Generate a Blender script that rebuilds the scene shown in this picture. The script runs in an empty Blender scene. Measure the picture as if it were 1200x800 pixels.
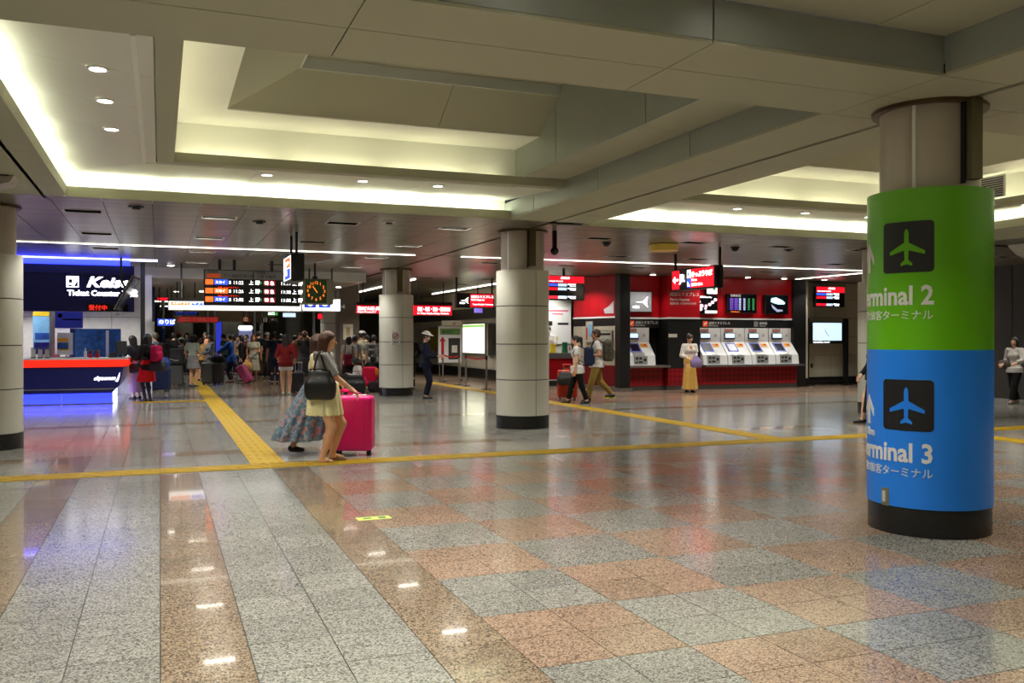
import bpy, bmesh, math, random
import numpy as np
from mathutils import Vector, Matrix
random.seed(7)
SC = bpy.context.scene
COL = SC.collection
# ------------------------------------------------------------------ camera
F_PX, PITCH, YAW, EYE = 1050.0, math.radians(-0.22), math.radians(21.45), 1.5
cam = bpy.data.cameras.new('camera'); cam.sensor_width = 36.0; cam.lens = 36.0 * F_PX / 1200.0
cam.clip_end = 300
camo = bpy.data.objects.new('camera', cam); COL.objects.link(camo)
camo.location = (0, 0, EYE); camo.rotation_euler = (math.radians(90) + PITCH, 0, -YAW)
SC.camera = camo
# ------------------------------------------------------------------ world and exposure
W = bpy.data.worlds.new('world'); SC.world = W; W.use_nodes = True
W.node_tree.nodes['Background'].inputs[0].default_value = (0.9, 0.95, 1.0, 1)
W.node_tree.nodes['Background'].inputs[1].default_value = 0.05
SC.view_settings.view_transform = 'Standard'; SC.view_settings.look = 'None'
SC.view_settings.gamma = 1.0; SC.view_settings.use_curve_mapping = False
SC.view_settings.exposure = 0.2
COVE_E, UPPER_E, DOWN_E, LOUVRE_E, STRIP_E = 21.0, 8.5, 13.0, 20.0, 5.0
SPOT_W, LOUVRE_W = 150.0, 115.0
# ------------------------------------------------------------------ helpers
FW = Vector((math.sin(YAW)*math.cos(PITCH), math.cos(YAW)*math.cos(PITCH), math.sin(PITCH)))
RT = Vector((math.cos(YAW), -math.sin(YAW), 0)); UP = RT.cross(FW)
def proj(p):
    d = Vector(p) - Vector((0, 0, EYE)); z = d.dot(FW)
    return 600 + F_PX*d.dot(RT)/z, 400 - F_PX*d.dot(UP)/z, z
def ground(px, py):
    d = RT*((px-600)/F_PX) - UP*((py-400)/F_PX) + FW
    t = -EYE/d.z
    return d.x*t, d.y*t
def wallpt(px, py, Y):
    d = RT*((px-600)/F_PX) - UP*((py-400)/F_PX) + FW
    t = Y/d.y
    return d.x*t, EYE + d.z*t
def lin(c):
    return tuple((v/12.92 if v <= .04045 else ((v+.055)/1.055)**2.4) for v in (x/255.0 for x in c))
MATS = {}
def pm(name, col, rough=.5, metal=0.0, spec=.5, vary=.06, scale=8.0, bump=0.0, emit=0.0, ecol=None, coat=0.0, trans=0.0):
    """procedural material: base colour broken up by soft noise"""
    if name in MATS: return MATS[name]
    m = bpy.data.materials.new(name); m.use_nodes = True; MATS[name] = m
    nt = m.node_tree; b = nt.nodes['Principled BSDF']
    c = lin(col)
    tc = nt.nodes.new('ShaderNodeTexCoord'); nz = nt.nodes.new('ShaderNodeTexNoise')
    nz.inputs['Scale'].default_value = scale; nz.inputs['Detail'].default_value = 3
    nt.links.new(tc.outputs['Object'], nz.inputs['Vector'])
    rp = nt.nodes.new('ShaderNodeValToRGB')
    rp.color_ramp.elements[0].position = .3; rp.color_ramp.elements[1].position = .7
    rp.color_ramp.elements[0].color = (*[v*(1-vary) for v in c], 1)
    rp.color_ramp.elements[1].color = (*[min(1, v*(1+vary)) for v in c], 1)
    nt.links.new(nz.outputs['Fac'], rp.inputs['Fac'])
    nt.links.new(rp.outputs['Color'], b.inputs['Base Color'])
    b.inputs['Roughness'].default_value = rough; b.inputs['Metallic'].default_value = metal
    b.inputs['Specular IOR Level'].default_value = spec
    b.inputs['Coat Weight'].default_value = coat
    b.inputs['Transmission Weight'].default_value = trans
    if bump:
        bp = nt.nodes.new('ShaderNodeBump'); bp.inputs['Strength'].default_value = bump; bp.inputs['Distance'].default_value = .01
        nt.links.new(nz.outputs['Fac'], bp.inputs['Height']); nt.links.new(bp.outputs['Normal'], b.inputs['Normal'])
    if emit:
        e = lin(ecol) if ecol else c
        b.inputs['Emission Color'].default_value = (*e, 1); b.inputs['Emission Strength'].default_value = emit
    return m

class MB:
    """collects shapes for ONE mesh object"""
    def __init__(s): s.v = []; s.f = []; s.m = []; s.mi = 0
    def add(s, vs, fs):
        o = len(s.v); s.v += [tuple(v) for v in vs]; s.f += [tuple(i+o for i in f) for f in fs]; s.m += [s.mi]*len(fs); return s
    def box(s, x0, x1, y0, y1, z0, z1):
        return s.add([(x0,y0,z0),(x1,y0,z0),(x1,y1,z0),(x0,y1,z0),(x0,y0,z1),(x1,y0,z1),(x1,y1,z1),(x0,y1,z1)],
                     [(0,3,2,1),(4,5,6,7),(0,1,5,4),(1,2,6,5),(2,3,7,6),(3,0,4,7)])
    def bbox(s, x0, x1, y0, y1, z0, z1, b=.01):
        """box with chamfered edges"""
        xs, ys, zs = (x0,x1), (y0,y1), (z0,z1); vs = []; idx = {}
        for i in (0,1):
            for j in (0,1):
                for k in (0,1):
                    sx, sy, sz = (1,-1)[i], (1,-1)[j], (1,-1)[k]
                    for a in range(3):
                        p = [xs[i]+sx*b, ys[j]+sy*b, zs[k]+sz*b]
                        p[a] = (xs[i], ys[j], zs[k])[a]
                        idx[(i,j,k,a)] = len(vs); vs.append(p)
        fs = []
        for a in range(3):
            b1, b2 = (a+1) % 3, (a+2) % 3
            for s_ in (0,1):
                q = []
                for (u, w) in ((0,0),(1,0),(1,1),(0,1)):
                    t = [0,0,0]; t[a] = s_; t[b1] = u; t[b2] = w; q.append(idx[(*t, a)])
                fs.append(tuple(q if s_ else q[::-1]))
        for a in range(3):
            b1, b2 = (a+1) % 3, (a+2) % 3
            for u in (0,1):
                for w in (0,1):
                    q = []
                    for s_ in (0,1):
                        t = [0,0,0]; t[a] = s_; t[b1] = u; t[b2] = w; q += [idx[(*t, b1)], idx[(*t, b2)]]
                    q = (q[0], q[1], q[3], q[2])
                    fs.append(q if (u == w) else q[::-1])
        for i in (0,1):
            for j in (0,1):
                for k in (0,1):
                    q = (idx[(i,j,k,0)], idx[(i,j,k,1)], idx[(i,j,k,2)])
                    fs.append(q if (i+j+k) % 2 else q[::-1])
        return s.add(vs, fs)
    def prism(s, pts, axis, a0, a1):
        """polygon (2-D points) extruded along axis 'x','y' or 'z'"""
        n = len(pts)
        def mk(p, a): return {'x': (a, p[0], p[1]), 'y': (p[0], a, p[1]), 'z': (p[0], p[1], a)}[axis]
        vs = [mk(p, a0) for p in pts] + [mk(p, a1) for p in pts]
        fs = [tuple(range(n))[::-1], tuple(range(n, 2*n))] + [(i, (i+1) % n, n+(i+1) % n, n+i) for i in range(n)]
        return s.add(vs, fs)
    def cyl(s, c, r, z0, z1, n=24, r2=None):
        r2 = r if r2 is None else r2
        vs = [(c[0]+r*math.cos(2*math.pi*i/n), c[1]+r*math.sin(2*math.pi*i/n), z0) for i in range(n)]
        vs += [(c[0]+r2*math.cos(2*math.pi*i/n), c[1]+r2*math.sin(2*math.pi*i/n), z1) for i in range(n)]
        return s.add(vs, [tuple(range(n))[::-1], tuple(range(n, 2*n))] + [(i, (i+1) % n, n+(i+1) % n, n+i) for i in range(n)])
    def tube(s, pts, r, n=8):
        pts = [Vector(p) for p in pts]; rings = []
        for i, p in enumerate(pts):
            d = (pts[min(i+1, len(pts)-1)] - pts[max(i-1, 0)]).normalized()
            a = Vector((0,0,1)) if abs(d.z) < .9 else Vector((1,0,0))
            u = d.cross(a).normalized(); w = d.cross(u)
            rr = r[i] if isinstance(r, (list, tuple)) else r
            rings.append([p + u*(rr*math.cos(2*math.pi*k/n)) + w*(rr*math.sin(2*math.pi*k/n)) for k in range(n)])
        vs = [v for rg in rings for v in rg]; fs = []
        for i in range(len(pts)-1):
            for k in range(n):
                fs.append((i*n+k, i*n+(k+1) % n, (i+1)*n+(k+1) % n, (i+1)*n+k))
        fs += [tuple(range(n))[::-1], tuple(range((len(pts)-1)*n, len(pts)*n))]
        return s.add(vs, fs)
    def arc(s, c, r0, r1, a0, a1, z0, z1, n=10):
        """curved slab between two radii"""
        vs = []
        for i in range(n+1):
            a = a0+(a1-a0)*i/n; ca, sa = math.cos(a), math.sin(a)
            vs += [(c[0]+r0*ca, c[1]+r0*sa, z0), (c[0]+r1*ca, c[1]+r1*sa, z0), (c[0]+r1*ca, c[1]+r1*sa, z1), (c[0]+r0*ca, c[1]+r0*sa, z1)]
        fs = [(0,1,2,3)[::-1], tuple(4*n+k for k in range(4))]
        for i in range(n):
            for k in range(4): fs.append((4*i+k, 4*i+(k+1) % 4, 4*i+4+(k+1) % 4, 4*i+4+k))
        return s.add(vs, fs)
    def ball(s, c, r, n=12, m=8):
        r = r if isinstance(r, (tuple, list)) else (r, r, r)
        vs = [(c[0], c[1], c[2]-r[2])]
        for j in range(1, m):
            t = -math.pi/2+math.pi*j/m
            for i in range(n):
                a = 2*math.pi*i/n; vs.append((c[0]+r[0]*math.cos(t)*math.cos(a), c[1]+r[1]*math.cos(t)*math.sin(a), c[2]+r[2]*math.sin(t)))
        vs.append((c[0], c[1], c[2]+r[2])); fs = []
        for i in range(n): fs.append((0, 1+(i+1) % n, 1+i)); fs.append((len(vs)-1, 1+(m-2)*n+i, 1+(m-2)*n+(i+1) % n))
        for j in range(m-2):
            for i in range(n): fs.append((1+j*n+i, 1+j*n+(i+1) % n, 1+(j+1)*n+(i+1) % n, 1+(j+1)*n+i))
        return s.add(vs, fs)
    def mesh(s, name, mats, smooth=False):
        me = bpy.data.meshes.new(name); me.from_pydata(s.v, [], s.f)
        for m in (mats if isinstance(mats, (list, tuple)) else [mats]): me.materials.append(m)
        if any(s.m): me.polygons.foreach_set('material_index', s.m)
        bm = bmesh.new(); bm.from_mesh(me); bmesh.ops.recalc_face_normals(bm, faces=bm.faces); bm.to_mesh(me); bm.free()
        if smooth:
            me.polygons.foreach_set('use_smooth', [True]*len(me.polygons)); me.set_sharp_from_angle(angle=math.radians(35))
        me.update(); return me
    def build(s, name, mats, parent=None, smooth=False, loc=None):
        return link(name, s.mesh(name, mats, smooth), parent, loc)
def link(name, data, parent=None, loc=None):
    o = bpy.data.objects.new(name, data); COL.objects.link(o)
    if parent is not None: o.parent = parent
    if loc is not None: o.location = loc
    return o
def tag(o, label, cat, group=None):
    o['label'] = label; o['category'] = cat
    if group: o['group'] = group
    return o
def thing(name, label, cat, loc=(0,0,0), rz=0.0, group=None):
    o = bpy.data.objects.new(name, None); COL.objects.link(o); o.empty_display_size = .1
    o.location = loc; o.rotation_euler = (0, 0, rz)
    return tag(o, label, cat, group)
def struct(o): o['kind'] = 'structure'; return o
def copy_tree(o, parent=None):
    c = o.copy(); COL.objects.link(c)
    if parent is not None: c.parent = parent
    for ch in o.children: copy_tree(ch, c)
    return c
def text_mesh(s, size, align='LEFT', extrude=.002, bold=0.0, shear=0.0, sx=1.0):
    cu = bpy.data.curves.new('lettering', 'FONT'); cu.body = s; cu.size = size; cu.align_x = align
    cu.extrude = extrude; cu.offset = bold; cu.shear = shear; cu.resolution_u = 2
    o = bpy.data.objects.new('lettering', cu); COL.objects.link(o)
    dg = bpy.context.evaluated_depsgraph_get(); me = bpy.data.meshes.new_from_object(o.evaluated_get(dg))
    bpy.data.objects.remove(o); bpy.data.curves.remove(cu)
    # lay the text into the local xz plane facing -y
    me.transform(Matrix(((sx,0,0,0),(0,0,-1,0),(0,1,0,0),(0,0,0,1))))
    me.name = 'lettering'
    return me
def lettering(parent, s, x, z, size, mat, y=0.0, align='LEFT', bold=0.0, shear=0.0, name='lettering', sx=1.0, fit=None):
    me = text_mesh(s, size, align, .0015, bold, shear, sx)
    if fit:
        wd = max(v.co.x for v in me.vertices)
        if wd > fit: me.transform(Matrix.Diagonal((fit/wd, 1, 1, 1)))
    me.materials.clear(); me.materials.append(mat)
    return link(name, me, parent, (x, y, z))

# ------------------------------------------------------------------ materials of the setting
def granite(name, c0, c1, c2, coat=0.0, rough=.15):
    m = bpy.data.materials.new(name); m.use_nodes = True; nt = m.node_tree; b = nt.nodes['Principled BSDF']
    geo = nt.nodes.new('ShaderNodeNewGeometry')
    v = nt.nodes.new('ShaderNodeTexVoronoi'); v.inputs['Scale'].default_value = 125
    nt.links.new(geo.outputs['Position'], v.inputs['Vector'])
    sep = nt.nodes.new('ShaderNodeSeparateColor'); nt.links.new(v.outputs['Color'], sep.inputs[0])
    rp = nt.nodes.new('ShaderNodeValToRGB'); rp.color_ramp.interpolation = 'CONSTANT'
    e = rp.color_ramp.elements
    e[0].position = 0; e[0].color = (*lin(c0), 1); e[1].position = .3; e[1].color = (*lin(c1), 1)
    e2 = e.new(.72); e2.color = (*lin(c2), 1)
    nt.links.new(sep.outputs[0], rp.inputs['Fac'])
    # tile to tile variation, 0.4 m grid
    dv = nt.nodes.new('ShaderNodeVectorMath'); dv.operation = 'SCALE'; dv.inputs['Scale'].default_value = 2.5
    of = nt.nodes.new('ShaderNodeVectorMath'); of.operation = 'ADD'; of.inputs[1].default_value = (0, -6.94, 0)
    nt.links.new(geo.outputs['Position'], of.inputs[0]); nt.links.new(of.outputs[0], dv.inputs[0])
    fl = nt.nodes.new('ShaderNodeVectorMath'); fl.operation = 'FLOOR'; nt.links.new(dv.outputs[0], fl.inputs[0])
    wn = nt.nodes.new('ShaderNodeTexWhiteNoise'); wn.noise_dimensions = '2D'; nt.links.new(fl.outputs[0], wn.inputs['Vector'])
    mr = nt.nodes.new('ShaderNodeMapRange'); mr.inputs['To Min'].default_value = .9; mr.inputs['To Max'].default_value = 1.1
    nt.links.new(wn.outputs['Value'], mr.inputs['Value'])
    mx = nt.nodes.new('ShaderNodeMix'); mx.data_type = 'RGBA'; mx.blend_type = 'MULTIPLY'; mx.inputs['Factor'].default_value = 1
    nt.links.new(rp.outputs['Color'], mx.inputs['A']); nt.links.new(mr.outputs['Result'], mx.inputs['B'])
    nt.links.new(mx.outputs['Result'], b.inputs['Base Color'])
    b.inputs['Roughness'].default_value = rough; b.inputs['Specular IOR Level'].default_value = .42
    b.inputs['Coat Weight'].default_value = coat; b.inputs['Coat Roughness'].default_value = .035; b.inputs['Coat IOR'].default_value = 1.45
    return m
GR = granite('grey_granite', (98,97,92), (144,142,134), (166,164,155), .035)
BR = granite('brown_granite', (96,83,70), (142,123,102), (166,148,125), .4)
PK = granite('pink_granite', (110,93,80), (158,131,110), (178,153,132), .035)
YELLOW = pm('yellow_tactile', (178,144,8), .5, vary=.1, scale=6)
GROUT = pm('grout', (64,62,56), .8)
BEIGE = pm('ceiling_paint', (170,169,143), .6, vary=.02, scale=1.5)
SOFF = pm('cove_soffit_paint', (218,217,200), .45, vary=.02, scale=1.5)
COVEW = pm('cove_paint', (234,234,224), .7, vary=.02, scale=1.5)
GLASSY = pm('grey_green_panel', (150,156,146), .38, vary=.03, scale=2)
DARKGAP = pm('joint_shadow_gap', (34,31,28), .7)
BRONZE = pm('bronze_trim', (96,80,54), .4, metal=.6)
SILVER = pm('brushed_steel', (168,168,166), .32, metal=.9, scale=3)
BLACK = pm('black_plastic', (18,18,19), .45)
DKGREY = pm('dark_grey', (52,52,54), .5)
WHITE = pm('white_paint', (228,228,224), .5, vary=.02)
COLPAN = pm('column_panel', (200,198,184), .42, vary=.03, scale=2)
SHAFT = pm('column_shaft', (176,166,152), .3, vary=.03, scale=3, metal=.15)
BASEBLK = pm('black_granite_base', (30,30,29), .25, vary=.5, scale=220)
WALLT = pm('wall_tile', (190,184,164), .4, vary=.03, scale=2)
LAMP = pm('cove_tube_light', (255,250,225), .5, emit=COVE_E, ecol=(250,255,238), vary=0)
LAMPU = pm('upper_cove_tube_light', (255,240,190), .5, emit=UPPER_E, ecol=(255,250,214), vary=0)
LAMPD = pm('downlight_lens', (255,255,250), .5, emit=DOWN_E, ecol=(255,252,238), vary=0)
LAMPL = pm('louvre_lamp', (255,252,240), .5, emit=LOUVRE_E, ecol=(255,250,236), vary=0)
LAMPS = pm('strip_lamp', (255,252,240), .5, emit=STRIP_E, ecol=(255,250,232), vary=0)
def slat_mat():
    m = bpy.data.materials.new('slatted_metal_ceiling'); m.use_nodes = True; nt = m.node_tree; b = nt.nodes['Principled BSDF']
    geo = nt.nodes.new('ShaderNodeNewGeometry'); sp = nt.nodes.new('ShaderNodeSeparateXYZ'); nt.links.new(geo.outputs['Position'], sp.inputs[0])
    mu = nt.nodes.new('ShaderNodeMath'); mu.operation = 'MULTIPLY'; mu.inputs[1].default_value = 11.0; nt.links.new(sp.outputs['Y'], mu.inputs[0])
    fr = nt.nodes.new('ShaderNodeMath'); fr.operation = 'FRACT'; nt.links.new(mu.outputs[0], fr.inputs[0])
    lt = nt.nodes.new('ShaderNodeMath'); lt.operation = 'LESS_THAN'; lt.inputs[1].default_value = .12; nt.links.new(fr.outputs[0], lt.inputs[0])
    fl = nt.nodes.new('ShaderNodeMath'); fl.operation = 'FLOOR'; nt.links.new(mu.outputs[0], fl.inputs[0])
    wn = nt.nodes.new('ShaderNodeTexWhiteNoise'); wn.noise_dimensions = '1D'; nt.links.new(fl.outputs[0], wn.inputs['W'])
    r1 = nt.nodes.new('ShaderNodeValToRGB'); r1.color_ramp.elements[0].color = (*lin((116,110,94)), 1); r1.color_ramp.elements[1].color = (*lin((138,131,113)), 1)
    nt.links.new(wn.outputs['Value'], r1.inputs['Fac'])
    mx = nt.nodes.new('ShaderNodeMix'); mx.data_type = 'RGBA'; nt.links.new(lt.outputs[0], mx.inputs['Factor'])
    nt.links.new(r1.outputs['Color'], mx.inputs['A']); mx.inputs['B'].default_value = (*lin((88,82,72)), 1)
    nt.links.new(mx.outputs['Result'], b.inputs['Base Color'])
    b.inputs['Roughness'].default_value = .3; b.inputs['Metallic'].default_value = .35
    return m
SLAT = slat_mat()
SLOTM = pm('slot_pale_metal', (196,202,194), .35, vary=.03, scale=2)

# ------------------------------------------------------------------ floor
T, OY = .4, 6.94
floor = struct(MB().box(-14, 30, -14, 62, -.06, -.008).build('floor', GROUT))
def tile_kind(i, j):
    x, y = (i+.5)*T, OY+(j+.5)*T
    if y < 10.55:
        if i < 4:
            return BR if i in (0, 3, -3, -6, -9) else GR
        if j >= 8: return GR
        return GR if ((i-4)//2 + (j+6)//2) % 2 == 0 else PK
    if y < 12.5 and i == -3: return BR
    if j == 13: return BR if (i % 7) < 5 else GR
    if j in (24, 33): return BR
    if x > 8 and y > 18.6: return PK
    if y > 24.2 and x > 2.2: return BR
    return GR
g = .0028
def tile_mb(x, y, mb=None):
    mb = mb or MB()
    h = T/2
    return mb.add([(x-h+g,y-h+g,0),(x+h-g,y-h+g,0),(x+h-g,y+h-g,0),(x-h+g,y+h-g,0),(x-h+g,y-h+g,-.009),(x+h-g,y-h+g,-.009),(x+h-g,y+h-g,-.009),(x-h+g,y+h-g,-.009)],
                  [(0,1,2,3),(0,4,5,1),(1,5,6,2),(2,6,7,3),(3,7,4,0)])
tile_me = {m: tile_mb(0, 0).mesh('floor_tile', m) for m in (GR, BR, PK)}
cand = []
for i in range(-16, 58):
    for j in range(-22, 82):
        x, y = (i+.5)*T, OY+(j+.5)*T
        px, py, z = proj((x, y, 0))
        if z > .5 and -10 < px < 1210 and py < 830: cand.append((z, i, j))
cand.sort(); near = set((i, j) for _, i, j in cand[:300])
rest = {GR: MB(), BR: MB(), PK: MB()}
for i in range(-20, 60):
    for j in range(-34, 84):
        x, y = (i+.5)*T, OY+(j+.5)*T; k = tile_kind(i, j)
        if (i, j) in near: link('floor_tile', tile_me[k], floor, (x, y, 0))
        else: tile_mb(x, y, rest[k])
for k, mb in rest.items():
    o = mb.build('floor_tile_field', k, floor); o['kind'] = 'stuff'
MB().box(-14, 30, OY+84*T, 62, -.05, -.002).build('floor_far_paving', GR, floor)
# tactile paving
def tactile(axis):
    mb = MB(); h = .198
    mb.box(-h, h, -h, h, .0, .005)
    for k in range(4):
        c = -.15+k*.1
        if axis == 'x': mb.box(-.185, .185, c-.016, c+.016, .005, .009)
        else: mb.box(c-.016, c+.016, -.185, .185, .005, .009)
    return mb.mesh('tactile_tile', YELLOW)
tx, ty = tactile('x'), tactile('y')
for k in range(-9, 41): link('tactile_tile', tx, floor, (.2+k*T, 10.83, 0))
for k in range(0, 64): link('tactile_tile', ty, floor, (1.2, 11.23+k*T, 0))
for k in range(0, 46): link('tactile_tile', ty, floor, (8.5, 11.23+k*T, 0))
for k in range(0, 12): link('tactile_tile', ty, floor, (11.65, 10.43-k*T, 0))
for k in range(0, 4): link('tactile_tile', tx, floor, (-.4+k*T, 22.6, 0))

# ------------------------------------------------------------------ ceiling
Z0 = 3.3
ceiling = struct(MB().box(-14, 30, 13.3, 24.5, 3.45, 3.5).build('ceiling', DARKGAP))
def panel(x0, x1, y0, y1, m=BEIGE, z0=Z0, t=.02, gap=.004):
    return MB().box(x0+gap, x1-gap, y0+gap, y1-gap, z0, z0+t).build('ceiling_panel', m, ceiling)
# flat beams between the coffers
XJ = [-9.6, -7.5, -5.37, -3.24, -1.1, 1.02, 3.15, 5.02, 5.64, 5.70, 6.3, 8.4, 10.5, 12.85, 14.4, 17, 20, 24]
for a, b in zip(XJ[:-1], XJ[1:]):
    if (a, b) == (5.64, 5.70): continue
    for y0, y1 in ((4.65, 5.2), (5.2, 5.78)): panel(a, b, y0, y1)
for y0, y1 in ((-2.2, -.2), (-.2, 1.8), (1.8, 4.65), (5.78, 7.72), (7.72, 9.75), (9.75, 11.8), (11.8, 12.69)):
    nearc = y1 < 5
    for a, b in ((-3.3, -1.135), (5.02 if nearc else 4.95, 5.64), (5.70, 6.3), (12.886, 14.4)): panel(a, b, y0, y1)
    for a, b in ((-9.6, -3.3), (14.4, 24)): panel(a, b, y0, y1, SLAT)
MB().box(5.06, 6.26, -2.2, 12.69, Z0+.06, Z0+.1).build('slot_backing', DARKGAP, ceiling)
MB().box(-14, 30, 4.70, 5.73, Z0+.05, Z0+.08).build('beam_backing', DARKGAP, ceiling)
for a, b in ((-14, -1.42), (13.17, 30)):
    MB().box(a, b, -6, 12.9, Z0+.05, Z0+.08).build('beam_backing', DARKGAP, ceiling)
MB().box(-14, 30, -14, -2.2, Z0, Z0+.1).build('rear_ceiling', BEIGE, ceiling)
MB().box(5.655, 5.685, 5.8, 12.6, Z0+.012, Z0+.03).build('slot_rail', BRONZE, ceiling)

def spot(name, loc, watts, cone=118):
    l = bpy.data.lights.new(name, 'SPOT'); l.energy = watts; l.spot_size = math.radians(cone); l.spot_blend = .5; l.shadow_soft_size = .06; l.color = (1, .97, .9)
    o = link(name, l, ceiling, loc); return o
def coffer(x0, x1, y0, y1, flipx, flipy, far_lights):
    """stepped coffer: u runs from the lit side, w from the lit end"""
    Wd, L = x1-x0, y1-y0
    fx = (lambda u: x1-u) if flipx else (lambda u: x0+u)
    fy = (lambda w: y0+w) if flipy else (lambda w: y1-w)
    def bx(name, u0, u1, w0, w1, z0, z1, m):
        a, b = sorted((fx(u0), fx(u1))); c, d = sorted((fy(w0), fy(w1)))
        return MB().box(a, b, c, d, z0, z1).build(name, m, ceiling)
    def quad(name, pts, m, t=.02):
        """pts (u,w,z) - thin slab with thickness upwards"""
        mb = MB(); vs = [(fx(u), fy(w), z) for u, w, z in pts]; n = len(vs)
        mb.add(vs + [(x, y, z+t) for x, y, z in vs], [tuple(range(n)), tuple(range(n, 2*n))] + [(i, (i+1) % n, n+(i+1) % n, n+i) for i in range(n)])
        return mb.build(name, m, ceiling)
    # lower lips and light troughs on the lit side and the lit end
    nseg = 3
    for k in range(nseg):
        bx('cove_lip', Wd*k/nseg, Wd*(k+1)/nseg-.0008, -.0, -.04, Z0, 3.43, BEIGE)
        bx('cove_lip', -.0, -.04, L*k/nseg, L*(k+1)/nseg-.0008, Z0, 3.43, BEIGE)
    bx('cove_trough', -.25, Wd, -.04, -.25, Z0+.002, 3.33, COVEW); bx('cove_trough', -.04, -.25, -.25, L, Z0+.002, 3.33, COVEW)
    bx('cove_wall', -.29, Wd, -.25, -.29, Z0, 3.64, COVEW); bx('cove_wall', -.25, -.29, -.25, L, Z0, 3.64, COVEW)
    n = int(Wd/1.2)
    for k in range(n+1):
        a = -.05+1.2*k; bx('cove_tube', a+.12, min(a+1.08, Wd-.05), -.07, -.10, 3.405, 3.423, LAMP)
    for k in range(int(L/1.2)+1):
        a = -.05+1.2*k
        if a+.2 < L: bx('cove_tube', -.07, -.10, a+.12, min(a+1.08, L-.05), 3.405, 3.423, LAMP)
    # sloping soffits with mitred corner, then a flat strip
    zo, zi, s0, s1 = 3.62, 3.475, 1.06, 1.25
    we0, we1 = 1.80, 1.99      # far end strip
    def zs(w): return zo+(zi-zo)*(w+.25)/(we0+.25)
    js = [-.25, 1.95, 3.15, 4.35, 5.5]
    jx = [s0, 2.2, 4.3, Wd]
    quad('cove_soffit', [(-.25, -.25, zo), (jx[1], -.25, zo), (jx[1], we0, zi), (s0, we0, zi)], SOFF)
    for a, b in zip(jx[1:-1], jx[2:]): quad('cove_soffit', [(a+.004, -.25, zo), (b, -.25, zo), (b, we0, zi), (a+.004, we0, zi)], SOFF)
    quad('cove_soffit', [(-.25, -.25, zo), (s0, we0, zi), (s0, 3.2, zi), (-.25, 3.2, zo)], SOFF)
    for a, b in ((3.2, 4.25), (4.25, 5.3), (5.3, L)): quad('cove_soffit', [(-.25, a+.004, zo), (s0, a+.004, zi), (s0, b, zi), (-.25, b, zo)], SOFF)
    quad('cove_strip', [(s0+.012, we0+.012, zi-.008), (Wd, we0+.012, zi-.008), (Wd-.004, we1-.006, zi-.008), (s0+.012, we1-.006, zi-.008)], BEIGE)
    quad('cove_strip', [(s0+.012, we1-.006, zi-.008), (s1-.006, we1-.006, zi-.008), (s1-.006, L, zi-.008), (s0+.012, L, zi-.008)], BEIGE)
    # upper lip, trough, wall
    ue = Wd-.6
    bx('upper_lip', s1-.04, Wd, we1, we1-.04, zi+.002, 3.57, BEIGE); bx('upper_lip', s1, s1-.04, we1, L, zi+.002, 3.57, BEIGE)
    bx('upper_wall', s1-.3, ue, we1-.29, we1-.33, zi, 3.98, COVEW); bx('upper_wall', s1-.29, s1-.33, we1-.3, L-.6, zi, 3.98, COVEW)
    bx('upper_trough', s1-.3, Wd, we1-.04, we1-.3, zi+.03, zi+.05, COVEW); bx('upper_trough', s1-.04, s1-.3, we1-.3, L, zi+.03, zi+.05, COVEW)
    k = 0
    while s1+1.2*k+.2 < ue:
        a = s1+1.2*k; bx('cove_tube', a+.08, min(a+1.12, ue-.25), we1-.13, we1-.16, 3.53, 3.55, LAMPU); k += 1
    for k in range(3): bx('cove_tube', s1-.13, s1-.16, we1+.1+1.2*k, we1+1.15+1.2*k, 3.53, 3.55, LAMPU)
    # plain side and plain end: face, soffit, gable
    ys = [-.29, .9, 2.9, 4.93, L]
    for a, b in zip(ys[:-1], ys[1:]):
        bx('beam_face', Wd, Wd+.02, a+.007, b-.007, Z0+.021, 3.57, GLASSY)
        quad('side_soffit', [(ue+.006, max(a, we1)+.004, 3.57), (Wd-.004, max(a, we1)+.004, 3.57), (Wd-.004, b-.004, 3.57), (ue+.006, b-.004, 3.57)], BEIGE) if b > we1 else None
    for a, b in ((0, 2.12), (2.12, 4.25), (4.25, Wd)): bx('beam_face', a+.007, b-.007, L, L+.02, Z0+.021, 3.57, GLASSY)
    quad('end_soffit', [(s0, L-.6, 3.575), (Wd, L-.6, 3.575), (Wd, L, 3.575), (s0, L, 3.575)], BEIGE)
    # vault: flat margin, slopes, top slot
    zr, za = 3.97, 4.32
    r0 = s1+.53; w0 = we1+.51; w1 = L-1.1; a0 = s1+1.21; b0 = w0+.6; b1 = w1-.6
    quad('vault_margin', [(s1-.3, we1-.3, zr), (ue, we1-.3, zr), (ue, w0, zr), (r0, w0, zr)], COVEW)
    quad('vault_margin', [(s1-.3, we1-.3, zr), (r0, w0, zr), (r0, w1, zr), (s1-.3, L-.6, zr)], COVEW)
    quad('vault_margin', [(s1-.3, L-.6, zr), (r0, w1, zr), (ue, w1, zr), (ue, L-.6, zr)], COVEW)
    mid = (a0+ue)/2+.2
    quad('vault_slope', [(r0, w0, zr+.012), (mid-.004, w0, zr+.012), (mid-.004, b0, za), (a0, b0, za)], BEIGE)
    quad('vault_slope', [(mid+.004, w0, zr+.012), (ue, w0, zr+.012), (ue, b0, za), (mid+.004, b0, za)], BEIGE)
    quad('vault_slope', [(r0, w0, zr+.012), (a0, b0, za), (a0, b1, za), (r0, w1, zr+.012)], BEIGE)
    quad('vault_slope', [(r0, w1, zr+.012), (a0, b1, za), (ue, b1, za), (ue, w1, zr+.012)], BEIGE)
    bx('vault_slot', a0, ue, b0, b0+.02, za, za+.12, SLOTM); bx('vault_slot', a0, ue, b1, b1-.02, za, za+.12, SLOTM); bx('vault_slot', a0, a0+.02, b0, b1, za, za+.12, SLOTM)
    bx('vault_top', a0, ue, b0, b1, za+.12, za+.15, BEIGE)
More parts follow.
